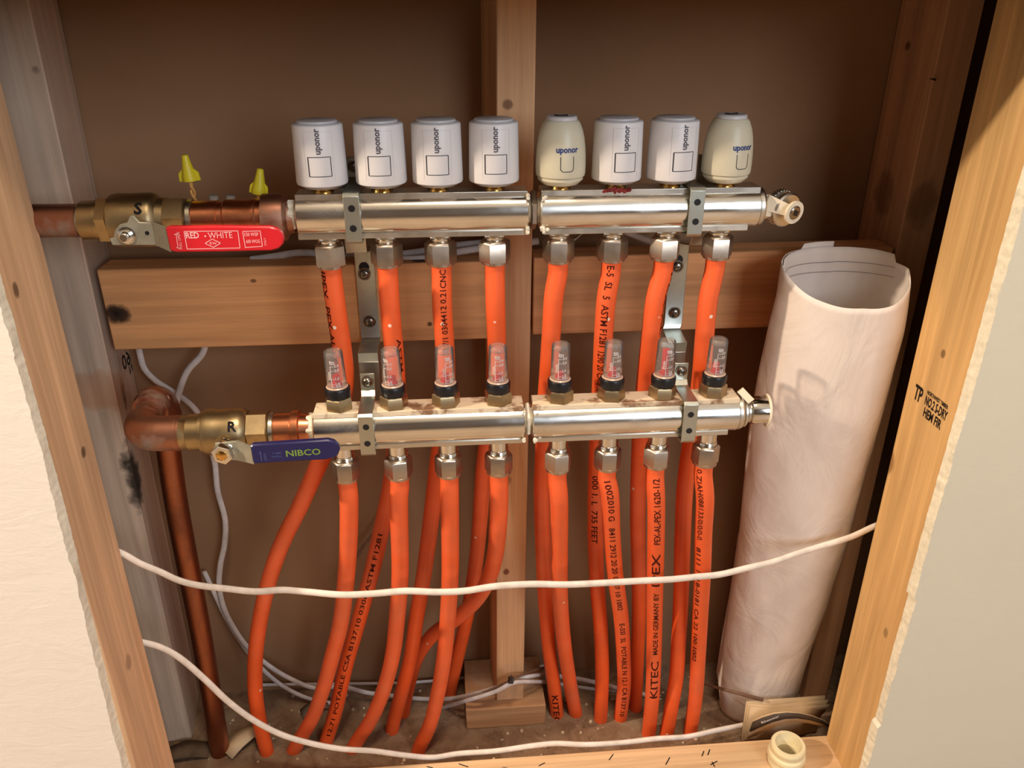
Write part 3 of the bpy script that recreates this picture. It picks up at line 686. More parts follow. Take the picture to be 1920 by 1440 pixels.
# ------------------------------------------------------------------ flow gauges
def make_gauge():
    t = thing('flow_gauge', (0,0,0), '', 'flow gauge', 'flow gauges along the lower manifold')
    mb = MB(); mb.lathe([(.0125, -.0005), (.0138, .0006), (.0138, .0105), (.0126, .0122)], seg=6, rot=.2); mb.build('hex_base', M['brass_hex'], t)
    mb = MB(); mb.lathe([(.0100, .0120), (.0112, .0120), (.0121, .0150), (.0123, .0215), (.0117, .0226), (.0098, .0226)], seg=36); mb.build('collar', M['black_rubber'], t)
    mb = MB(); mb.lathe([(.0098, .0220), (.0106, .0232), (.0098, .0240), (.0092, .0245)], seg=32); mb.build('tube_seat', M['glass_cap'], t)
    mb = MB(); mb.lathe([(.0094, .0240), (.0090, .0560), (.0086, .0592), (.0076, .0600), (.0, .0600)], seg=32); mb.build('sight_tube', M['glass'], t)
    mb = MB(); mb.lathe([(.0, .0545), (.0078, .0545), (.0078, .0560), (.0058, .0590), (.0, .0592)], seg=28); mb.build('tube_cap', M['glass'], t)
    mb = MB(); R = lambda z: .0079
    def put(s, x, z, h, bold=.01):
        vs, fs, wd = text_mesh(s, bold, cuts=1, cutx=2); sc = h/.7; wrap(mb, [(x+a*sc, z+b*sc) for a, b in vs], fs, 0, R)
    put('tn', -.0034, .0490, .0042, .05)
    for s, z in (('2.4', .0460), ('2.0', .0415), ('1.5', .0330), ('1.0', .0275), ('0.6', .0250)): put(s, .0008, z, .0025, .05)
    for z in (.0466, .0421, .0336, .0281, .0256): wrap(mb, *band((-.0030, z), (.0004, z), .0006), 0, R)
    wrap(mb, *band((-.0030, .0250), (-.0030, .0466), .0006), 0, R)
    vs, fs, wd = text_mesh('l/min', .02, cuts=1, cutx=1); sc = .0085/wd; wrap(mb, [(-.0036-y*sc, .0325+x*sc) for x, y in vs], fs, 0, R)
    mb.build('scale', M['white_ink'], t)
    return t
G = make_gauge(); floats = [.0105, .0075, .0085, .0065, .0065, .0085, .0270, .0100]
def add_float(t, h):
    mb = MB(); mb.lathe([(0, .0232), (.0050, .0234), (.0050, .0240+h*.0+.002), (.0034, .0240+.0026), (.0034, .0240+h), (.0, .0242+h)], t.location, seg=20); mb.build('float', M['red_float'], t)
gl = ['clear flow gauge above the blue lever, first in the row', 'clear flow gauge just right of the left bracket, second in the row', 'clear flow gauge, third from the left of the row', 'clear flow gauge left of the manifold joint, fourth in the row',
      'clear flow gauge right of the manifold joint, fifth in the row', 'clear flow gauge, sixth from the left of the row', 'clear flow gauge with the tallest red column, left of the right bracket', 'clear flow gauge at the far right of the lower row']
roots = [G]+[copy_tree(G) for _ in range(7)]
for i, (x, o) in enumerate(zip(PX, roots)):
    o.location = (x, LY, .5800); add_float(o, floats[i]); o.rotation_euler = (0, [-.02, -.01, .0, .0, .0, .0, .01, .01][i], [-.05, -.55, .45, -.02, .0, .15, .25, .12][i]); tag(o, gl[i])

# ------------------------------------------------------------------ steel brackets
def screw(mb, p, r=.0056, d=(0,-1,0)):
    mb.lathe([(r*1.25, 0), (r*1.25, .0008), (r, .0009), (r*.92, .0022), (r*.55, .0036), (r*.2, .0038), (.0006, .0024)], p, d, 24, (0,0,1))
def bracket(xs, xl, xu, label, lean=0):
    t = thing('pipe_bracket', (xs, 0, .6), label, 'bracket', 'steel brackets holding the manifolds')
    mb = MB()
    wd = .0205
    dx = xl-xs
    pts = [(xs, UY+.030, .8050), (xs, UY+.030, .7250), (xs, UY+.033, .7160), (xs, -.0070, .7030), (xs, -.0025, .6960), (xs, -.0025, .6060), (xs+dx*.1, -.006, .6000), (xs+dx*.8, -.080, .6130), (xs+dx, -.0890, .6080), (xs+dx, -.0900, .5350)]
    strip(mb, pts, wd, .0022); mb.build('back_strip', M['steel'], t, bevel=.0004)
    for (x_, z_) in ((xs-.001, .6740), (xs+.0005, .6200)):
        mb = MB(); screw(mb, (x_, -.0036, z_)); mb.build('screw', M['screw'], t)
    mb = MB(); mb.lathe([(.0055, -.0003), (.0055, .0003)], (xs-.001, -.0037, .6815), (0,-1,0), 20); mb.build('slot', M['black_rubber'], t)
    for (yc, zc, nm, xc) in ((UY, UZ, 'upper_clamp', xu), (LY, LZ, 'lower_clamp', xl)):
        mb = MB(); f = yc-.0215
        zt = zc+.0218; zb = zc-.0222
        back = yc+.030 if nm == 'upper_clamp' else yc+.0225
        strip(mb, [(xc, back, zt+.024), (xc, back, zt+.006), (xc, back-.006, zt+.0006), (xc, yc-.006, zt), (xc, f+.002, zt), (xc, f, zt-.002), (xc, f, zb+.002), (xc, f+.0015, zb), (xc, yc-.004, zb), (xc, yc+.02, zb)],
              .0142, .0018)
        c = mb.build(nm, M['steel'], t, bevel=.0004)
        for zz in (zc+.0095, zc-.0085):
            h = MB(); h.lathe([(.0031, 0), (.0031, .0004)], (xc, f-.0008, zz), (0,-1,0), 16); h.build('hole', M['black_rubber'], c)
        h = MB(); screw(h, (xc, back-.0012, zt+.0155), .0048); h.build('screw', M['screw'], c)
    return t
bracket(-.0885, -.0835, -.0835, 'left steel bracket between the first and second orange pipes')
bracket(.2535, .2335, .2300, 'right steel bracket behind the seventh and eighth orange pipes')

# ------------------------------------------------------------------ supply side copper and brass
def X_(px, y=UY, py=410): return at(px, py, y).x
def lx(px): return at(px, 812, LY).x
def seg_lathe(t, name, mat, segs, y, z, hexa=False, smooth=38):
    mb = MB(); mb.lathe([(r, x) for x, r in segs], (0, y, z), (1,0,0), 6 if hexa else 36, (0,0,1), .26 if hexa else 0); return mb.build(name, mat, t, smooth)
SZ = .7590
t = thing('copper_pipe', (-.345, UY, SZ), 'short copper stub entering the upper valve from the left stud', 'pipe')
mb = MB(); mb.lathe([(.0148, -.045), (.0148, .0)], (-.322, UY+.002, SZ), (1, -.05, 0), 36); mb.build('pipe_wall', M['copper_dark'], t)
mb = MB(); mb.lathe([(.0152, -.002), (.0165, 0), (.0152, .002)], (-.3245, UY, SZ), (1,0,0), 30); mb.build('solder_ring', M['solder'], t)
v = thing('ball_valve', (-.27, UY, SZ), 'brass ball valve on the upper line with a red lever', 'valve')
seg_lathe(v, 'end_socket', M['brass'], [(-.324, .0150), (-.3235, .0178), (-.311, .0178), (-.3105, .0186), (-.307, .0186)], UY, SZ)
seg_lathe(v, 'hex_end', M['brass'], [(-.3080, .0190), (-.3070, .0215), (-.2985, .0215), (-.2975, .0200)], UY, SZ, True)
seg_lathe(v, 'body', M['brass'], [(-.2975, .0200), (-.2965, .0232), (-.2900, .0240), (-.2820, .0236), (-.2700, .0240), (-.2620, .0238), (-.2585, .0225), (-.2560, .0198), (-.2500, .0192)], UY, SZ)
seg_lathe(v, 'outlet_hex', M['brass'], [(-.2510, .0180), (-.2500, .0205), (-.2330, .0205), (-.2320, .0190), (-.2310, .0165)], UY, SZ, True)
mb = MB(); mb.lathe([(.0115, .016), (.0115, .0265), (.0090, .0270), (.0090, .0345), (.0060, .0350), (.0060, .0395)], (-.2700, UY, SZ-.004), (0,-1,0), 20); mb.build('stem', M['brass'], v)
def px_outline(pts, Y): return [(at(x, y, Y).x, at(x, y, Y).z) for x, y in pts]
LVY = -.1400
h = MB(); slab(h, px_outline([(206, 447), (214, 445), (217, 430), (226, 420), (240, 417), (244, 405), (250, 403), (262, 416), (284, 417), (289, 430), (293, 459), (212, 459)], LVY), LVY-.0015, LVY+.0015, .0005)
a0 = [at(x, y, LVY) for x, y in ((285, 417), (293, 459))]; b0 = [at(x, y, LVY-.012) for x, y in ((314, 427), (322, 472))]
d = Vector((0, .0015, 0)); h.hexa([a0[1]-d, b0[1]-d, b0[1]+d, a0[1]+d, a0[0]-d, b0[0]-d, b0[0]+d, a0[0]+d])
lev = h.build('lever', M['lever'], v)
GY = LVY-.012
g = MB(); slab(g, px_outline([(310, 428), (316, 425), (400, 424), (505, 425), (520, 429), (529, 438), (532, 448), (530, 458), (522, 466), (508, 470), (420, 472), (330, 473), (319, 470)], GY-.003), GY-.0032, GY+.0032, .0012); g.build('grip', M['red_grip'], lev)
p = MB(); q = GY-.0034
def gp(x, y, Y=None): return at(x, y, Y if Y is not None else q)
def rect(mb, c4, wd):
    for i in range(4): line(mb, c4[i], c4[(i+1) % 4], wd, (0,-1,0))
rect(p, [gp(345, 434), gp(446, 433), gp(450, 465), gp(351, 467)], .0006); rect(p, [gp(455, 434), gp(488, 433), gp(492, 462), gp(460, 464)], .0006)
cdm = gp(399, 456); rect(p, [cdm+Vector((-.0065,0,0)), cdm+Vector((0,0,.0036)), cdm+Vector((.0065,0,0)), cdm+Vector((0,0,-.0036))], .0006)
put_text(p, 'RED', gp(349, 447), (1,0,0), (0,0,1), .0052, gp(377, 0).x-gp(349, 0).x, .02); put_text(p, 'WHITE', gp(391, 447), (1,0,0), (0,0,1), .0052, gp(442, 0).x-gp(391, 0).x, .0)
p.lathe([(.0008, 0), (.0008, .0001)], gp(385, 443), (0,-1,0), 8)
put_text(p, 'RW', gp(394, 459), (1,0,0), (0,0,1), .0025); put_text(p, '150 WSP', gp(459, 443), (1,0,0), (0,0,1), .0030, .0115, .01); put_text(p, '600 WOG', gp(462, 456), (1,0,0), (0,0,1), .0030, .0115, .01)
put_text(p, 'ITALY', gp(500, 460), (0,0,1), (-1,0,0), .0018, None, .0); put_text(p, 'FULL OPEN', gp(342, 467), (0,0,1), (-1,0,0), .0022, .0145, .0)
line(p, gp(330, 438), gp(334, 466), .0005, (0,-1,0)); line(p, gp(327, 440), gp(333, 438), .0008, (0,-1,0)); line(p, gp(331, 464), gp(337, 466), .0008, (0,-1,0))
p.build('lettering', M['pink_ink'], lev)
n = MB(); n.lathe([(.0066, 0), (.0075, .0008), (.0075, .0016), (.0058, .0018), (.0058, .0060), (.0048, .0068), (.0036, .0069), (.0036, .0095), (.0030, .0100)], at(239, 441, LVY-.0015), (0,-1,0), 24); n.build('lever_nut', M['chrome'], lev)
ht = MB(); ht.lathe([(.0018, 0), (.0018, .0003)], at(276, 437, LVY-.0016), (0,-1,0), 12); ht.build('pin_hole', M['black_rubber'], lev)
def valve_letter(s, px, py, yc, zc, R, h, parent):
    # pen letter on the round top front of the body
    c = at(px, py, yc-R*.75); mb = MB(); vs, fs, wd = text_mesh(s, .03, cuts=3); sc = h/.7; a0 = math.radians(38)
    out = []
    for x, y in vs:
        a = a0+(y*sc-h/2)/R; out.append((c.x+(x-wd/2)*sc, yc-(R+.0004)*math.cos(a), zc+(R+.0004)*math.sin(a)))
    mb.add(out, fs); mb.build('pen_letter', M['black_ink'], parent)
valve_letter('S', 257, 378, UY, SZ, .0240, .0105, v)
t = thing('copper_coupling', (-.19, UY, SZ), 'copper coupling between the upper valve and the manifold', 'pipe fitting')
seg_lathe(t, 'solder_ring', M['solder'], [(-.2315, .0160), (-.2305, .0176), (-.2270, .0172), (-.2262, .0158)], UY, SZ)
seg_lathe(t, 'coupling_body', M['copper'], [(-.2290, .0160), (-.2050, .0160), (-.2048, .0152), (-.2000, .0152), (-.1985, .0168), (-.1760, .0168), (-.1750, .0174), (-.1715, .0174), (-.1705, .0166), (-.1650, .0166)], UY, SZ)
seg_lathe(t, 'union_nut', M['copper_dark'], [(-.1660, .0175), (-.1650, .0212), (-.1500, .0216), (-.1460, .0205), (-.1430, .0150), (-.1380, .0140)], UY, SZ)

# return side
RZ = .5590
v = thing('ball_valve', (-.22, LY, RZ), 'brass ball valve on the lower line with a blue lever', 'valve')
seg_lathe(v, 'end_socket', M['brass'], [(-.2660, .0145), (-.2650, .0170), (-.2560, .0172), (-.2550, .0180), (-.2440, .0180)], LY, RZ)
seg_lathe(v, 'body', M['brass'], [(-.2440, .0180), (-.2430, .0205), (-.2400, .0205), (-.2390, .0225), (-.2340, .0232), (-.2280, .0222), (-.2150, .0226), (-.2060, .0226), (-.2010, .0205), (-.1990, .0185)], LY, RZ)
seg_lathe(v, 'outlet_hex', M['brass'], [(-.1990, .0170), (-.1985, .0196), (-.1800, .0196), (-.1790, .0180), (-.1770, .0160)], LY, RZ, True)
mb = MB(); mb.lathe([(.0100, .016), (.0100, .0240), (.0070, .0245), (.0070, .0415)], (-.2170, LY, RZ-.003), (0,-1,0), 20); mb.build('stem', M['brass'], v)
BY = -.1760
o0 = [(408, 826), (440, 820), (455, 826), (470, 834), (472, 862), (440, 864), (412, 862)]
h = MB(); slab(h, px_outline([(404, 830), (446, 826), (452, 845), (448, 862), (404, 862)], BY), BY-.0015, BY+.0012, .0005)
a0 = [at(x, y, BY) for x, y in ((444, 826), (446, 862))]; b0 = [at(x, y, BY-.008) for x, y in ((471, 837), (477, 869))]
h.hexa([a0[1]-d, b0[1]-d, b0[1]+d, a0[1]+d, a0[0]-d, b0[0]-d, b0[0]+d, a0[0]+d]); lev = h.build('lever', M['lever'], v)
GY = BY-.008
g = MB(); slab(g, px_outline([(469, 837), (474, 834), (540, 830), (614, 825), (626, 828), (634, 835), (637, 844), (634, 853), (626, 859), (612, 862), (540, 866), (478, 870), (474, 866)], GY-.003), GY-.0032, GY+.0032, .0012); g.build('grip', M['blue_grip'], lev)
q = GY-.0034; ux = (gp(600, 846, q)-gp(490, 853, q)).normalized(); uz = Vector((-ux.z, 0, ux.x))
p = MB(); put_text(p, 'NIBCO', gp(537, 856, q), ux, uz, .0062, (gp(602, 853, q)-gp(537, 856, q)).length, .02); p.build('lettering', M['olive_ink'], lev)
p = MB(); put_text(p, 'T-580', gp(510, 852, q), ux, uz, .0018, .0085, 0); put_text(p, 'HANDLE', gp(510, 858, q), ux, uz, .0018, .0088, 0); put_text(p, 'OPEN', gp(501, 864, q), uz, -ux, .0022, None, 0)
line(p, gp(488, 848, q), gp(491, 864, q), .0006, (0,-1,0)); line(p, gp(486, 850, q), gp(489, 847, q), .0009, (0,-1,0)); p.build('small_print', M['slate_ink'], lev)
n = MB(); c = at(420, 847, BY-.0015); n.lathe([(.0095, -.010), (.0102, -.009), (.0102, -.0005), (.0095, .0)], c, (-.06,-1,0), 6, (0,0,1), .2); n.lathe([(.0085, 0), (.0098, .0006), (.0098, .0070), (.0088, .0078), (.0056, .0078), (.0056, .0050), (.0, .0050)], c, (-.06,-1,0), 6, (0,0,1), .2); n.build('lever_nut', M['chrome'], lev)
n = MB(); n.lathe([(.0052, .0040), (.0052, .0072), (.0040, .0080), (.0, .0080)], c, (-.06,-1,0), 20); n.build('stem_tip', M['gold'], lev)
valve_letter('R', 433, 783, LY, RZ, .0228, .0095, v)
t = thing('copper_coupling', (-.165, LY, RZ), 'copper coupling between the lower valve and the manifold', 'pipe fitting')
seg_lathe(t, 'solder_ring', M['solder'], [(-.1785, .0155), (-.1775, .0172), (-.1740, .0168), (-.1735, .0158)], LY, RZ)
seg_lathe(t, 'coupling_body', M['copper'], [(-.1745, .0158), (-.1580, .0158), (-.1570, .0180), (-.1520, .0184), (-.1500, .0184), (-.1490, .0150), (-.1400, .0140)], LY, RZ)
# return copper with two elbows
t = thing('copper_pipe', (-.30, LY, RZ), 'bent copper pipe left of the lower valve, dropping to the floor', 'pipe')
ex = -.3010
mb = MB(); arc = [Vector((ex+.0040, LY, RZ))]
R_ = .024
path = [Vector((-.262, LY, RZ)), Vector((-.272, LY, RZ)), Vector((-.282, LY, RZ))]
for k in range(0, 10): a = PI/2*k/9; path.append(Vector((-.282-R_*math.sin(a), LY+R_*(1-math.cos(a)), RZ)))
sweep(mb, path, .0172, 28, ref=(0,0,1)); mb.lathe([(.0160, 0), (.0176, .001), (.0176, .004), (.016, .005)], (-.2680, LY, RZ), (1,0,0), 28); mb.build('elbow', M['copper_dark'], t)
EY = -.055
mb = MB(); x1 = -.306
sweep(mb, [Vector((x1, LY+R_-.002, RZ)), Vector((x1, -.08, RZ+.003))], .0145, 28, ref=(0,0,1)); mb.build('cross_pipe', M['copper_dark'], t)
mb = MB(); path = [Vector((x1, -.090, RZ+.003)), Vector((x1, -.080, RZ+.004))]
for k in range(0, 10): a = PI/2*k/9; path.append(Vector((x1-.002, -.078+.026*math.sin(a), RZ+.004-.026*(1-math.cos(a)))))
path.append(Vector((x1-.003, -.052, RZ-.036)))
sweep(mb, path, .0176, 28, ref=(1,0,0)); mb.build('elbow', M['copper_dark'], t)
mb = MB(); sweep(mb, catmull([(x1-.003, -.052, RZ-.03), (-.3175, -.045, .43), (-.326, -.034, .21), (-.338, -.022, .0)], .02), .0130, 24); mb.build('riser_pipe', M['copper_riser'], t)

# ------------------------------------------------------------------ end valve and end cap
dv = thing('drain_valve', (.31, UY, UZ), 'chrome air valve with an ivory strap on the right end of the upper manifold', 'valve')
mb = MB(); mb.lathe([(.0105, 0), (.0120, .001), (.0120, .008), (.0100, .009), (.0085, .0095), (.0085, .016)], (.2985, UY, UZ-.001), (1,0,0), 6, (0,0,1), .1); mb.build('hex_neck', M['strap'], dv)
ax = Vector((.42, -1, -.12)).normalized(); c0 = at(1473, 393, UY-.004)
mb = MB()
vs = []; prof = [(.0150, -.013), (.0158, -.012), (.0158, -.0075), (.0138, -.0070), (.0138, -.0035), (.0160, -.0030), (.0164, .0015), (.0150, .0030), (.0105, .0034), (.0, .0034)]
mb.lathe(prof, c0, ax, 40); mb.build('knurled_body', M['rail'], dv)
mb = MB()
u = ax.cross(Vector((0,0,1))).normalized(); w2 = ax.cross(u)
for k in range(28):
    a = 2*PI*k/28; p = c0+u*(math.cos(a)*.0160)+w2*(math.sin(a)*.0160)-ax*.0085; mb.lathe([(.0, -.0045), (.0010, -.004), (.0010, .002), (.0, .0026)], p, ax, 6)
mb.build('knurl_rib', M['rail'], dv)
rc = at(1488, 398, UY-.016)
mb = MB(); mb.lathe([(.0066, 0), (.0108, 0), (.0110, .0012), (.0108, .0026), (.0066, .0026), (.0066, 0)], rc-ax*.001, ax, 30)
s0 = at(1436, 379, UY-.008); s1 = rc; dirv = (s1-s0).normalized(); sd = dirv.cross(ax).normalized()*.0055
q = ax*.0012; e = s1-dirv*.0075
mb.hexa([s0-sd*1.35-q, e-sd-q, e-sd+q, s0-sd*1.35+q, s0+sd*1.35-q, e+sd-q, e+sd+q, s0+sd*1.35+q]); mb.build('strap', M['strap'], dv)
mb = MB(); mb.lathe([(.0064, -.002), (.0064, .0022), (.0054, .0030), (.0044, .0030)], rc, ax, 24); mb.lathe([(.0036, .0032), (.0036, .0033)], rc, ax, 4, (0,0,1), .1); mb.build('socket', M['screw'], dv)
mb = MB(); mb.lathe([(.0034, .0034), (.0034, .0036)], rc, ax, 4, (0,0,1), .5); mb.build('square_hole', M['black_rubber'], dv)

ec = thing('end_cap', (.30, LY, LZ), 'chrome plug with a loose ivory strap on the right end of the lower manifold', 'pipe fitting')
mb = MB(); mb.lathe([(.0150, 0), (.0165, .001), (.0165, .003), (.0148, .0045), (.0120, .006), (.0118, .010)], (.2920, LY, LZ), (1,0,0), 30); mb.build('plug_collar', M['rail'], ec)
axc = Vector((1, -.10, .0)).normalized()
mb = MB(); mb.lathe([(.0120, 0), (.0138, .001), (.0145, .004), (.0142, .0170), (.0128, .0185), (.0, .0190)], (.3015, LY-.001, LZ+.001), axc, 10); mb.build('plug_head', M['chrome'], ec)
mb = MB(); ring = [Vector((.3195+.0012*math.sin(a), LY-.001+.0155*math.sin(a), LZ+.000+.0160*math.cos(a))) for a in [2*PI*k/28 for k in range(29)]]
sweep(mb, ring, .0014, 8, ref=(1,0,0)); p0 = at(1388, 731, LY-.006); p1 = at(1408, 752, LY-.012)
strip_ = [p0, p1]; s = Vector((.0055, 0, .0045)); qn = Vector((0, .0011, 0)); mb.hexa([p0-s*.5-qn, p1-s*.5-qn, p1-s*.5+qn, p0-s*.5+qn, p0+s*.5-qn, p1+s*.5-qn, p1+s*.5+qn, p0+s*.5+qn])
mb.build('strap', M['strap'], ec)

# ------------------------------------------------------------------ cables
def ydip(x, y, front):
    t = max(0, min(1, (x-790)/110)) * max(0, min(1, (1024-x)/36)); t = t*t*(3-2*t)
    return y+(front-y)*t
def cable(key, r, mat, label, yf, seg=12, flat=.7, group=None, extra0=None, extra1=None, name='cable'):
    P = [at(x, y, yf(x, y) if callable(yf) else (yf if len(k) < 1 else k[0])) for x, y, *k in key]
    if extra0: P.insert(0, Vector(extra0(P[0])))
    if extra1: P.append(Vector(extra1(P[-1])))
    mb = MB(); sweep(mb, catmull(P, .005), r, seg, flat); o = mb.build(name, mat); tag(o, label, 'cable', group); return o
cable([(228, 1037), (262, 1056), (300, 1072), (335, 1088), (370, 1097), (420, 1103), (480, 1109), (530, 1106), (580, 1110), (640, 1115), (700, 1113), (760, 1108), (820, 1110), (870, 1108), (930, 1099), (1000, 1095), (1060, 1096), (1130, 1093), (1200, 1089), (1260, 1086), (1300, 1082), (1350, 1077), (1400, 1065), (1450, 1053), (1500, 1036), (1560, 1018), (1600, 1005), (1632, 990)],
      .0041, M['cable'], 'ivory cable strung across the front of all the orange pipes', lambda x, y: -.1535+.052*min(1, abs(x-930)/620)**2 if x < 930 else -.1535+.058*min(1, (x-930)/690)**2,
      extra0=lambda p: (p.x-.02, p.y+.003, p.z+.008), extra1=lambda p: (p.x+.02, p.y+.003, p.z+.006))
cable([(262, 1203), (300, 1213), (335, 1232), (380, 1270), (430, 1317), (480, 1353), (530, 1378), (580, 1393), (640, 1404), (700, 1408), (760, 1416), (810, 1420), (860, 1413), (930, 1408), (1000, 1398), (1040, 1394), (1100, 1396), (1170, 1392), (1230, 1385), (1290, 1381), (1340, 1370), (1396, 1359)],
      .0043, M['cable'], 'white cable sagging from the left stud down along the bottom plate', lambda x, y: -.098 if y < 1250 else (-.098+.010*min(1, (y-1250)/120) if x < 1100 else -.088+.036*max(0, (x-1100)/320)**3), extra0=lambda p: (p.x-.02, p.y+.002, p.z+.004))
cable([(262, 662), (270, 690), (290, 712), (330, 738), (355, 756), (372, 776), (388, 820), (402, 865), (408, 920), (422, 975), (421, 1020), (413, 1060), (411, 1100), (420, 1140), (440, 1180), (465, 1214), (500, 1245), (540, 1270), (590, 1290), (640, 1287), (690, 1299), (740, 1305), (790, 1310), (850, 1309), (900, 1298), (940, 1286), (960, 1276), (1000, 1267), (1030, 1266), (1080, 1272), (1120, 1280), (1160, 1291), (1200, 1300), (1240, 1314), (1290, 1322), (1330, 1328), (1400, 1334)],
      .0037, M['cable_grey'], 'white cable behind the lower valve, running down and right along the back', lambda x, y: ydip(x, .062 if y < 1180 else .062-.020*min(1, (y-1180)/120) if x < 1100 else .042-.05*min(1, (x-1100)/300), -.010), group=None, extra0=lambda p: (p.x, p.y, p.z+.03))
cable([(380, 662), (352, 695), (336, 735), (328, 775), (330, 820)], .0037, M['cable_grey'], 'short white cable crossing in front of another above the lower valve', lambda x, y: .050, extra0=lambda p: (p.x+.01, p.y, p.z+.03))
cable([(383, 1072), (400, 1108), (425, 1160), (460, 1216), (500, 1262), (540, 1292), (580, 1310), (640, 1322), (700, 1334), (760, 1337), (820, 1328), (880, 1312), (930, 1296), (960, 1281), (1000, 1278), (1050, 1282), (1100, 1290), (1160, 1298), (1230, 1305), (1290, 1330), (1340, 1345), (1400, 1350)],
      .0034, M['cable_grey'], 'lower grey-white cable looping along the floor behind the pipes', lambda x, y: ydip(x, .070 if y < 1216 else .070-.022*min(1, (y-1216)/110) if x < 1100 else .048-.05*min(1, (x-1100)/300), -.022))
cable([(490, 1284), (560, 1283), (640, 1282), (760, 1280), (860, 1272), (960, 1262), (1020, 1248)], .0026, M['cable_grey'], 'thin pale cable lying level along the foot of the back board', lambda x, y: .074)
cable([(905, 1300), (940, 1284), (965, 1272), (1010, 1254), (1060, 1250)], .0022, M['cable_brown'], 'thin brown wire crossing the foot of the centre stud', lambda x, y: -.018+.055*max(0, min(1, (x-985)/38)))
cable([(1325, 1283), (1370, 1296), (1430, 1312)], .0028, M['cable_brown'], 'brown wire lying in front of the paper roll foot', lambda x, y: -.030 if x < 1345 else -.064, extra0=lambda p: (p.x-.02, p.y+.015, p.z))
cable([(640, 1095), (672, 1038), (700, 1000), (730, 950)], .0022, M['cable_brown'], 'dark thin wire between the second pair of pipes', lambda x, y: .060)
cable([(470, 487), (520, 480), (560, 474), (640, 478), (740, 477), (800, 470), (840, 462), (900, 456), (960, 450)], .0038, M['cable_grey'], 'white cable lying on top of the left blocking board', lambda x, y: .030)
cable([(700, 488), (770, 486), (810, 483), (850, 474), (900, 466), (960, 458), (1010, 452)], .0038, M['cable_grey'], 'second white cable on the left blocking board, nearer the front', lambda x, y: .016)
cable([(1165, 432), (1190, 441), (1212, 450), (1235, 456)], .0036, M['cable_grey'], 'cable end showing between the sixth and seventh upper nuts', lambda x, y: .02)
cable([(1058, 445), (1070, 452), (1082, 446), (1092, 436), (1100, 432)], .0011, M['steel'], 'thin loop of wire behind the fifth upper nut', lambda x, y: -.06, flat=1, name='wire_loop')
mb = MB(); c = at(958, 1275, -.030); mb.lathe([(.0046, -.003), (.0050, -.002), (.0050, .002), (.0046, .003)], c, (1,.1,-.3), 12); mb.lathe([(.0012, 0), (.0008, .012)], c+Vector((0,-.004,.003)), (0,-.2,1), 6)
tag(mb.build('cable_tie', M['tie']), 'dark tie bundling cables in front of the centre stud foot', 'cable tie')
# debris on the floor
deb = MB()
for k in range(420):
    x = random.uniform(-.36, .48); y = random.uniform(-.09, .08); s = random.random()**4*.0034+.0006
    deb.lathe([(0, -s*.3), (s, -s*.1), (s*.7, s*.4), (0, s*.5)], (x, y, s*.3), (random.random()-.5, random.random()-.5, 1), 5)
tag(deb.build('plaster_crumb', plain('plaster_crumb', (178, 158, 132), .9, .1, var=.25, vscale=60)), 'plaster crumbs scattered over the cavity floor', 'debris', kind='stuff')
def scrap(px, py, w_, h_, ang, mat, label):
    c = atz(px, py, .004); mb = MB(); n = 6; vs = []; fs = []
    for i in range(n+1):
        for j in range(3):
            u_ = (i/n-.5)*w_; v_ = (j/2-.5)*h_*(1-.3*abs(i/n-.5)); vs.append((c.x+u_*math.cos(ang)-v_*math.sin(ang), c.y+u_*math.sin(ang)+v_*math.cos(ang), .004+.008*math.sin(i/n*PI)+.003*(j == 1)))
    for i in range(n):
        for j in range(2): a = i*3+j; fs.append((a, a+1, a+4, a+3))
    mb.add(vs, fs); o = mb.build('paper_scrap', mat); m = o.modifiers.new('thick', 'SOLIDIFY'); m.thickness = .0008; tag(o, label, 'scrap')
scrap(455, 1390, .055, .028, .9, M['booklet'], 'curled tan scrap lying left of the leftmost pipe foot')
scrap(350, 1412, .060, .030, .1, plain('dark_scrap', (96, 76, 58), .9, .1, var=.2), 'dull brown scrap at the foot of the left studs')
scrap(590, 1330, .040, .020, .4, plain('grey_scrap', (122, 104, 86), .9, .1, var=.2), 'small grey scrap behind the lower cables')

# ------------------------------------------------------------------ wire nuts
def wirenut(px, py, py2, Y, label, lean, hw):
    top = at(px, py, Y); bot = at(px+lean, py2, Y); ax = (top-bot).normalized(); L = (top-bot).length
    t = thing('wire_connector', bot, label, 'wire connector', 'yellow wire connectors behind the upper pipe')
    mb = MB(); mb.lathe([(.0030, -.0005), (.0066, 0), (.0066, .003), (.0052, L*.45), (.0034, L*.85), (.0030, L*.97), (.0018, L)], bot, ax, 14); 
    sd = ax.cross(Vector((0,-1,0))).normalized()
    for s in (-1, 1):
        mb.hexa([bot+sd*s*.004+Vector((0,-.001,0)), bot+sd*s*hw+Vector((0,-.001,0)), bot+sd*s*hw+Vector((0,.001,0)), bot+sd*s*.004+Vector((0,.001,0)),
                 bot+sd*s*.003+ax*L*.55+Vector((0,-.001,0)), bot+sd*s*hw*.95+ax*L*.30+Vector((0,-.001,0)), bot+sd*s*hw*.95+ax*L*.30+Vector((0,.001,0)), bot+sd*s*.003+ax*L*.55+Vector((0,.001,0))])
    mb.build('cap_shell', M['yellow'], t)
    for k in (-1, 1):
        wv = MB(); pts = [bot+ax*.002]+[bot-ax*(.005*j)+sd*(.0016*k*math.cos(j*1.6))+Vector((0, .0016*k*math.sin(j*1.6), 0)) for j in range(1, 9)]
        sweep(wv, catmull(pts, .002), .0012, 8); wv.build('wire', M['wire'], t)
wirenut(346, 290, 339, -.065, 'larger yellow wire connector above the copper coupling, wires twisted', 11, .0095)
wirenut(488, 316, 363, -.065, 'smaller yellow wire connector near the leftmost white cap', -3, .0085)
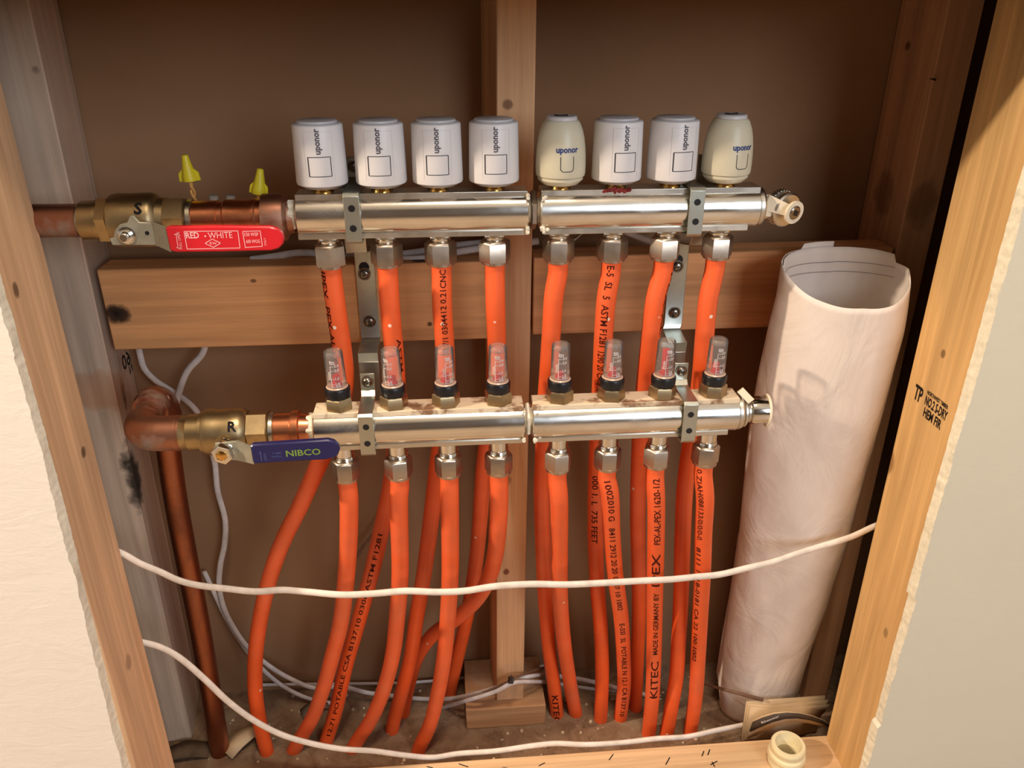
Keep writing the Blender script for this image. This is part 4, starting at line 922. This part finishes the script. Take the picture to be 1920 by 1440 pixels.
for px in (400, 432):
    p = at(px, 366, -.045); mb = MB(); mb.lathe([(.0042, -.05), (.0045, -.004), (.0046, -.001), (.0036, .0)], p, (.1, 0, 1), 12)
    tag(mb.build('cable_end', M['stub_grey']), 'grey cable end poking up behind the copper coupling, the %s of two' % ('left' if px == 400 else 'right'), 'cable', 'grey cable ends behind the copper coupling')

# ------------------------------------------------------------------ paper roll
rows = [  # photo row, left, right, depth of the centre
    (512, 1463, 1705, -.072, .045), (560, 1455, 1699, -.070, .045), (620, 1440, 1691, -.066, .046), (712, 1422, 1668, -.060, .047), (821, 1404, 1637, -.052, .047), (900, 1397, 1615, -.046, .047),
    (984, 1388, 1592, -.040, .047), (1100, 1374, 1557, -.030, .045), (1200, 1357, 1522, -.020, .042), (1290, 1347, 1497, -.012, .038), (1345, 1352, 1478, -.008, .034)]
roll_rows = []
for py, xl, xr, yc, b in rows:
    L_ = at(xl, py, yc); R__ = at(xr, py, yc); roll_rows.append((L_.z, (L_.x+R__.x)/2, (R__.x-L_.x)/2*.985, yc, b))
zt = roll_rows[0][0]; vs = []; fs = []; NA = 110; NZ = 90; T0 = math.radians(86); TL = 2*PI*1.20
def rowat(z):
    for a, b in zip(roll_rows, roll_rows[1:]):
        if b[0] <= z <= a[0]: f = (z-b[0])/(a[0]-b[0]); return [q+(p-q)*f for p, q in zip(a, b)]
    return roll_rows[0] if z > zt else roll_rows[-1]
zbot = .002
for i in range(NZ+1):
    for k in range(NA+1):
        th = T0+TL*k/NA; ring_ = th-T0
        # rim height: high at the back, dipping at the front right
        fr = max(0, -math.sin(th)); cx_ = math.cos(th)
        rim = .6935+.006*max(0, math.sin(th))-.034*fr**1.1-.010*fr*max(0, cx_)-(.008 if cx_ > .9 else 0)+(.005 if ring_ < .5 else 0)
        z = zbot+(rim-zbot)*(1-i/NZ); zr = rowat(z); s = 1-.075*ring_/TL if True else 1
        s = 1.0 if ring_ < 5.6 else 1.0-.045*(ring_-5.6)/.7 if ring_ < 6.3 else .955
        if ring_ < .5: s = 1.015
        ex_ = abs(math.cos(th))**.92*(1 if math.cos(th) > 0 else -1); ey = abs(math.sin(th))**1.12*(1 if math.sin(th) > 0 else -1)
        wr = noise.noise(Vector((th*1.6, z*9, 2)))*.0030+noise.noise(Vector((th*3.5, z*26, 7)))*.0011
        vs.append((zr[1]+(zr[2]*s+wr*.4)*ex_, zr[3]+(zr[4]*s+wr)*ey, z))
for i in range(NZ):
    for k in range(NA): a = i*(NA+1)+k; fs.append((a, a+1, a+NA+2, a+NA+1))
rl = thing('paper_roll', (.43, -.04, 0), 'tall roll of white paper sheeting leaning in the right corner', 'roll')
mb = MB(); mb.add(vs, fs); o = mb.build('paper_sheet', M['paper'], rl, 60); m = o.modifiers.new('thick', 'SOLIDIFY'); m.thickness = .0007
# loose inner layer flap seen beside its lower left edge
mb = MB(); vs = []; fs = []
fl = [(1384, 1000, 1392), (1370, 1100, 1384), (1352, 1200, 1370), (1343, 1260, 1366), (1352, 1300, 1372), (1364, 1322, 1380)]
for x, y, x2 in fl: vs += [at(x, y, -.006), at(x2+6, y, -.022)]
for i in range(len(fl)-1): fs.append((2*i, 2*i+1, 2*i+3, 2*i+2))
mb.add(vs, fs); o = mb.build('loose_flap', M['paper'], rl); m = o.modifiers.new('thick', 'SOLIDIFY'); m.thickness = .0007
# printed lines inside the mouth
mb = MB()
for dz in (.010, .021):
    pts = []
    for k in range(28):
        th = math.radians(172)-math.radians(150)*k/27; zz = .6935-dz; zr = rowat(zz); s = .93 if th > 1.52 else .975
        ex_ = abs(math.cos(th))**.92*(1 if math.cos(th) > 0 else -1); ey = abs(math.sin(th))**1.12
        pts.append(Vector((zr[1]+(zr[2]*s-.0022)*ex_, zr[3]+(zr[4]*s-.0030)*ey, zz)))
    sweep(mb, pts, .00025, 4)
mb.build('printed_line', M['grey_ink'], rl)

# ------------------------------------------------------------------ booklet and plastic coupling
bk = thing('booklet', (.45, -.07, 0), 'folded tan booklet with a dark printed cover behind the bottom plate corner', 'booklet')
def sheet(rowspx, name, mat, th=.0006):
    n = len(rowspx[0]); vs = [at(*p) for r in rowspx for p in r]; fs = []
    for i in range(len(rowspx)-1):
        for k in range(n-1): a = i*n+k; fs.append((a, a+1, a+n+1, a+n))
    mb = MB(); mb.add(vs, fs); o = mb.build(name, mat, bk, 60); m = o.modifiers.new('thick', 'SOLIDIFY'); m.thickness = th; return o
sheet([[(1399, 1314, -.062), (1450, 1310, -.060), (1500, 1307, -.058), (1546, 1303, -.056)], [(1394, 1350, -.064), (1450, 1345, -.062), (1500, 1340, -.060), (1540, 1335, -.058)], [(1389, 1386, -.066), (1450, 1380, -.064), (1500, 1375, -.062), (1530, 1370, -.060)]], 'back_page', M['booklet'], .0018)
sheet([[(1403, 1319, -.066), (1450, 1322, -.065), (1500, 1316, -.064), (1552, 1312, -.062)], [(1398, 1352, -.068), (1450, 1350, -.067), (1500, 1345, -.066), (1544, 1336, -.064)], [(1393, 1386, -.070), (1450, 1382, -.069), (1500, 1376, -.068), (1535, 1345, -.066)]], 'inner_page', M['booklet'])
sheet([[(1407, 1324, -.070), (1450, 1330, -.069), (1500, 1325, -.068), (1556, 1321, -.066)], [(1402, 1355, -.072), (1450, 1352, -.071), (1500, 1348, -.070), (1548, 1333, -.068)], [(1397, 1386, -.074), (1450, 1384, -.073), (1500, 1378, -.072), (1541, 1341, -.070)]], 'inner_page', M['booklet'])
top = [(1412, 1350), (1430, 1342), (1452, 1336), (1476, 1334), (1500, 1336), (1525, 1342), (1545, 1350), (1562, 1364)]
bot = [(1400, 1386), (1420, 1378), (1445, 1366), (1470, 1357), (1490, 1354), (1515, 1356), (1540, 1362), (1562, 1366)]
def yc(i): return -.078-.014*math.sin(i/7*PI)
sheet([[(x, y, yc(i)) for i, (x, y) in enumerate(top)], [((a[0]+b[0])/2, (a[1]+b[1])/2, yc(i)-.002) for i, (a, b) in enumerate(zip(top, bot))], [(x, y, yc(i)) for i, (x, y) in enumerate(bot)]], 'cover', M['booklet'])
def lerp_row(f): return [(a[0]+(b[0]-a[0])*f, a[1]+(b[1]-a[1])*f) for a, b in zip(top, bot)]
r0, r1 = lerp_row(.10), lerp_row(.62)
sheet([[(x, y, yc(i)-.0022) for i, (x, y) in enumerate(r0)], [(x, y, yc(i)-.0038) for i, (x, y) in enumerate(lerp_row(.36))], [(x, y, yc(i)-.0030) for i, (x, y) in enumerate(r1)]], 'cover_band', M['booklet_dark'], .0003)
p = MB(); a = at(1429, 1357, -.0925); b = at(1462, 1344, -.0945); put_text(p, 'Rheostar', a, (b-a), Vector((-(b-a).z, 0, (b-a).x)), .0045, (b-a).length, .0); p.build('cover_title', M['white_ink'], bk)
CX, CY = .4165, -.1345
cpl = thing('plastic_coupling', (.4165, -.1345, .038), 'ivory ribbed plastic coupling standing on the bottom plate', 'coupling')
mb = MB()
cp = [(.0200, 0), (.0245, .0005), (.0252, .0030), (.0252, .0060), (.0236, .0080), (.0236, .0120), (.0262, .0145), (.0270, .0180), (.0262, .0210), (.0238, .0225), (.0236, .0270), (.0252, .0290), (.0250, .0330), (.0236, .0350), (.0192, .0352), (.0180, .0300), (.0160, .0200), (.0150, .0190), (.0150, 0)]
mb.lathe([(r*.87, t_*1.0) for r, t_ in cp], (CX, CY, .038), (0,0,1), 48)
mb.build('coupling_body', M['coupling'], cpl)
mb = MB()
for k in range(60):
    a = 2*PI*k/60; mb.lathe([(0, -.0004), (.0006, 0), (.0006, .004), (0, .0044)], (CX+.0233*math.cos(a), CY+.0233*math.sin(a), .038+.0135), (0,0,1), 5)
mb.build('grip_rib', M['coupling'], cpl)
